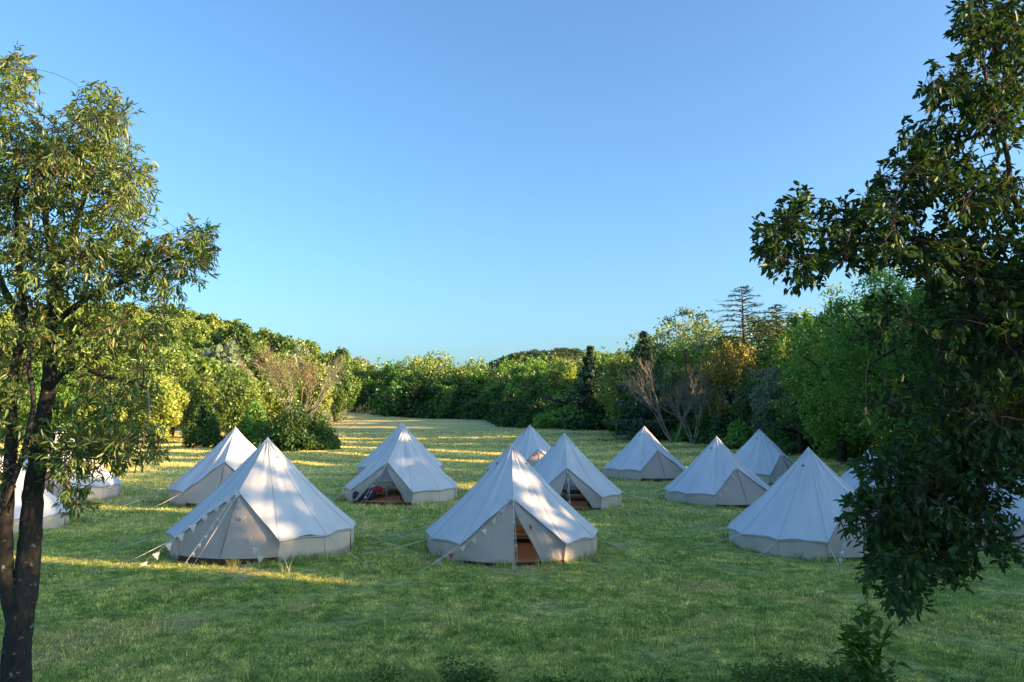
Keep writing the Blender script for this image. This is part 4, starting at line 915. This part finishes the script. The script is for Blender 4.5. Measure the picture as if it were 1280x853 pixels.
def scatter(name, specs, P_, seed):
    """tufts of a few kinds instanced on the points P_"""
    r_ = np.random.default_rng(seed); me = bpy.data.meshes.new(name); me.vertices.add(len(P_)); me.vertices.foreach_set('co', P_.astype(np.float32).ravel())
    for nm, arr in (('spin', r_.uniform(0, 6.3, len(P_))), ('size', r_.uniform(.6, 1.3, len(P_)) * SIZ)): at_ = me.attributes.new(nm, 'FLOAT', 'POINT'); at_.data.foreach_set('value', arr.astype(np.float32))
    at_ = me.attributes.new('pick', 'INT', 'POINT'); at_.data.foreach_set('value', r_.integers(0, len(specs), len(P_)).astype(np.int32))
    o = ob(name, me, kind='stuff'); ng = bpy.data.node_groups.new(name, 'GeometryNodeTree')
    ng.interface.new_socket('Geometry', in_out='INPUT', socket_type='NodeSocketGeometry'); ng.interface.new_socket('Geometry', in_out='OUTPUT', socket_type='NodeSocketGeometry')
    gi = ng.nodes.new('NodeGroupInput'); go = ng.nodes.new('NodeGroupOutput'); ip = ng.nodes.new('GeometryNodeInstanceOnPoints'); gg = ng.nodes.new('GeometryNodeGeometryToInstance')
    for tm in specs:
        src = bpy.data.objects.new('grass_tuft', tm); oi = ng.nodes.new('GeometryNodeObjectInfo'); oi.inputs['Object'].default_value = src; ng.links.new(oi.outputs['Geometry'], gg.inputs[0])
    def attr(nm, ty): n_ = ng.nodes.new('GeometryNodeInputNamedAttribute'); n_.data_type = ty; n_.inputs[0].default_value = nm; return n_.outputs[0]
    cx = ng.nodes.new('ShaderNodeCombineXYZ'); ng.links.new(attr('spin', 'FLOAT'), cx.inputs[2]); ng.links.new(cx.outputs[0], ip.inputs['Rotation'])
    ng.links.new(attr('size', 'FLOAT'), ip.inputs['Scale']); ng.links.new(attr('pick', 'INT'), ip.inputs['Instance Index']); ip.inputs['Pick Instance'].default_value = True
    ng.links.new(gi.outputs[0], ip.inputs['Points']); ng.links.new(gg.outputs[0], ip.inputs['Instance']); ng.links.new(ip.outputs[0], go.inputs[0])
    md = o.modifiers.new('scatter', 'NODES'); md.node_group = ng; return o
def grass_points(n, y0, y1, seed):
    r_ = np.random.default_rng(seed); y = y0 + (y1 - y0) * r_.uniform(0, 1, n) ** 1.15; x = r_.uniform(-.78, .78, n) * y
    ok = np.ones(n, bool)
    for k_, (px, py, Y, a) in TENTS.items():
        C = at(px, py, Y); ok &= (x - C[0]) ** 2 + (y - C[1]) ** 2 > 2.62 ** 2
    # thin the worn patches
    wv = np.sin(x * 1.1 + 2 * np.sin(y * .6)) * np.sin(y * 1.3 + 1.5 * np.sin(x * .8)); ok &= ~((wv > .55) & (r_.random(n) < .55))
    for wx, wy, wr in WORN: ok &= ((x - wx) ** 2 + (y - wy) ** 2 > (wr * r_.uniform(.3, 1.2, n)) ** 2) | (r_.random(n) < .25)
    ok &= r_.random(n) > (y - 58) / 50
    x, y = x[ok], y[ok]; return np.stack([x, y, ground(x, y)], 1), wv[ok]
P_, wv = grass_points(30000, 9.0, 26, 31); SIZ = np.clip(1.0 - .45 * wv, .5, 1.5)
scatter('meadow_grass', [tuft(i, 75, .065, .20, .011) for i in range(5)], P_, 1)
P_, wv = grass_points(40000, 25, 108, 32); SIZ = np.clip(1.0 - .4 * wv, .5, 1.5) * (1 + (P_[:, 1] - 25) / 60)
scatter('far_meadow_grass', [tuft(20 + i, 45, .09, .30, .020) for i in range(4)], P_, 2)
# taller dry stalks round the tent feet and in the clumps
r_ = np.random.default_rng(77); P_ = []
for k_, (px, py, Y, a) in TENTS.items():
    C = at(px, py, Y)
    for _ in range(90): a_ = r_.uniform(0, 6.3); q = r_.uniform(2.45, 2.75); P_.append((C[0] + q * math.cos(a_), C[1] + q * math.sin(a_)))
for _ in range(500): P_.append((r_.uniform(-4.6, -.3), r_.uniform(36.5, 40)))
for _ in range(700): y = r_.uniform(10.5, 40); P_.append((r_.uniform(-.7, .7) * y, y))
c = at(372, 690, 19.0)
for _ in range(30): P_.append((c[0] + r_.normal(0, .25), c[1] + r_.normal(0, .15)))
P_ = np.array(P_); P_ = np.stack([P_[:, 0], P_[:, 1], ground(P_[:, 0], P_[:, 1])], 1); SIZ = np.full(len(P_), 1.0)
scatter('tall_grass', [tuft(40 + i, 30, (.26, .14, .12, .2)[i], .13, .010) for i in range(4)], P_, 3)
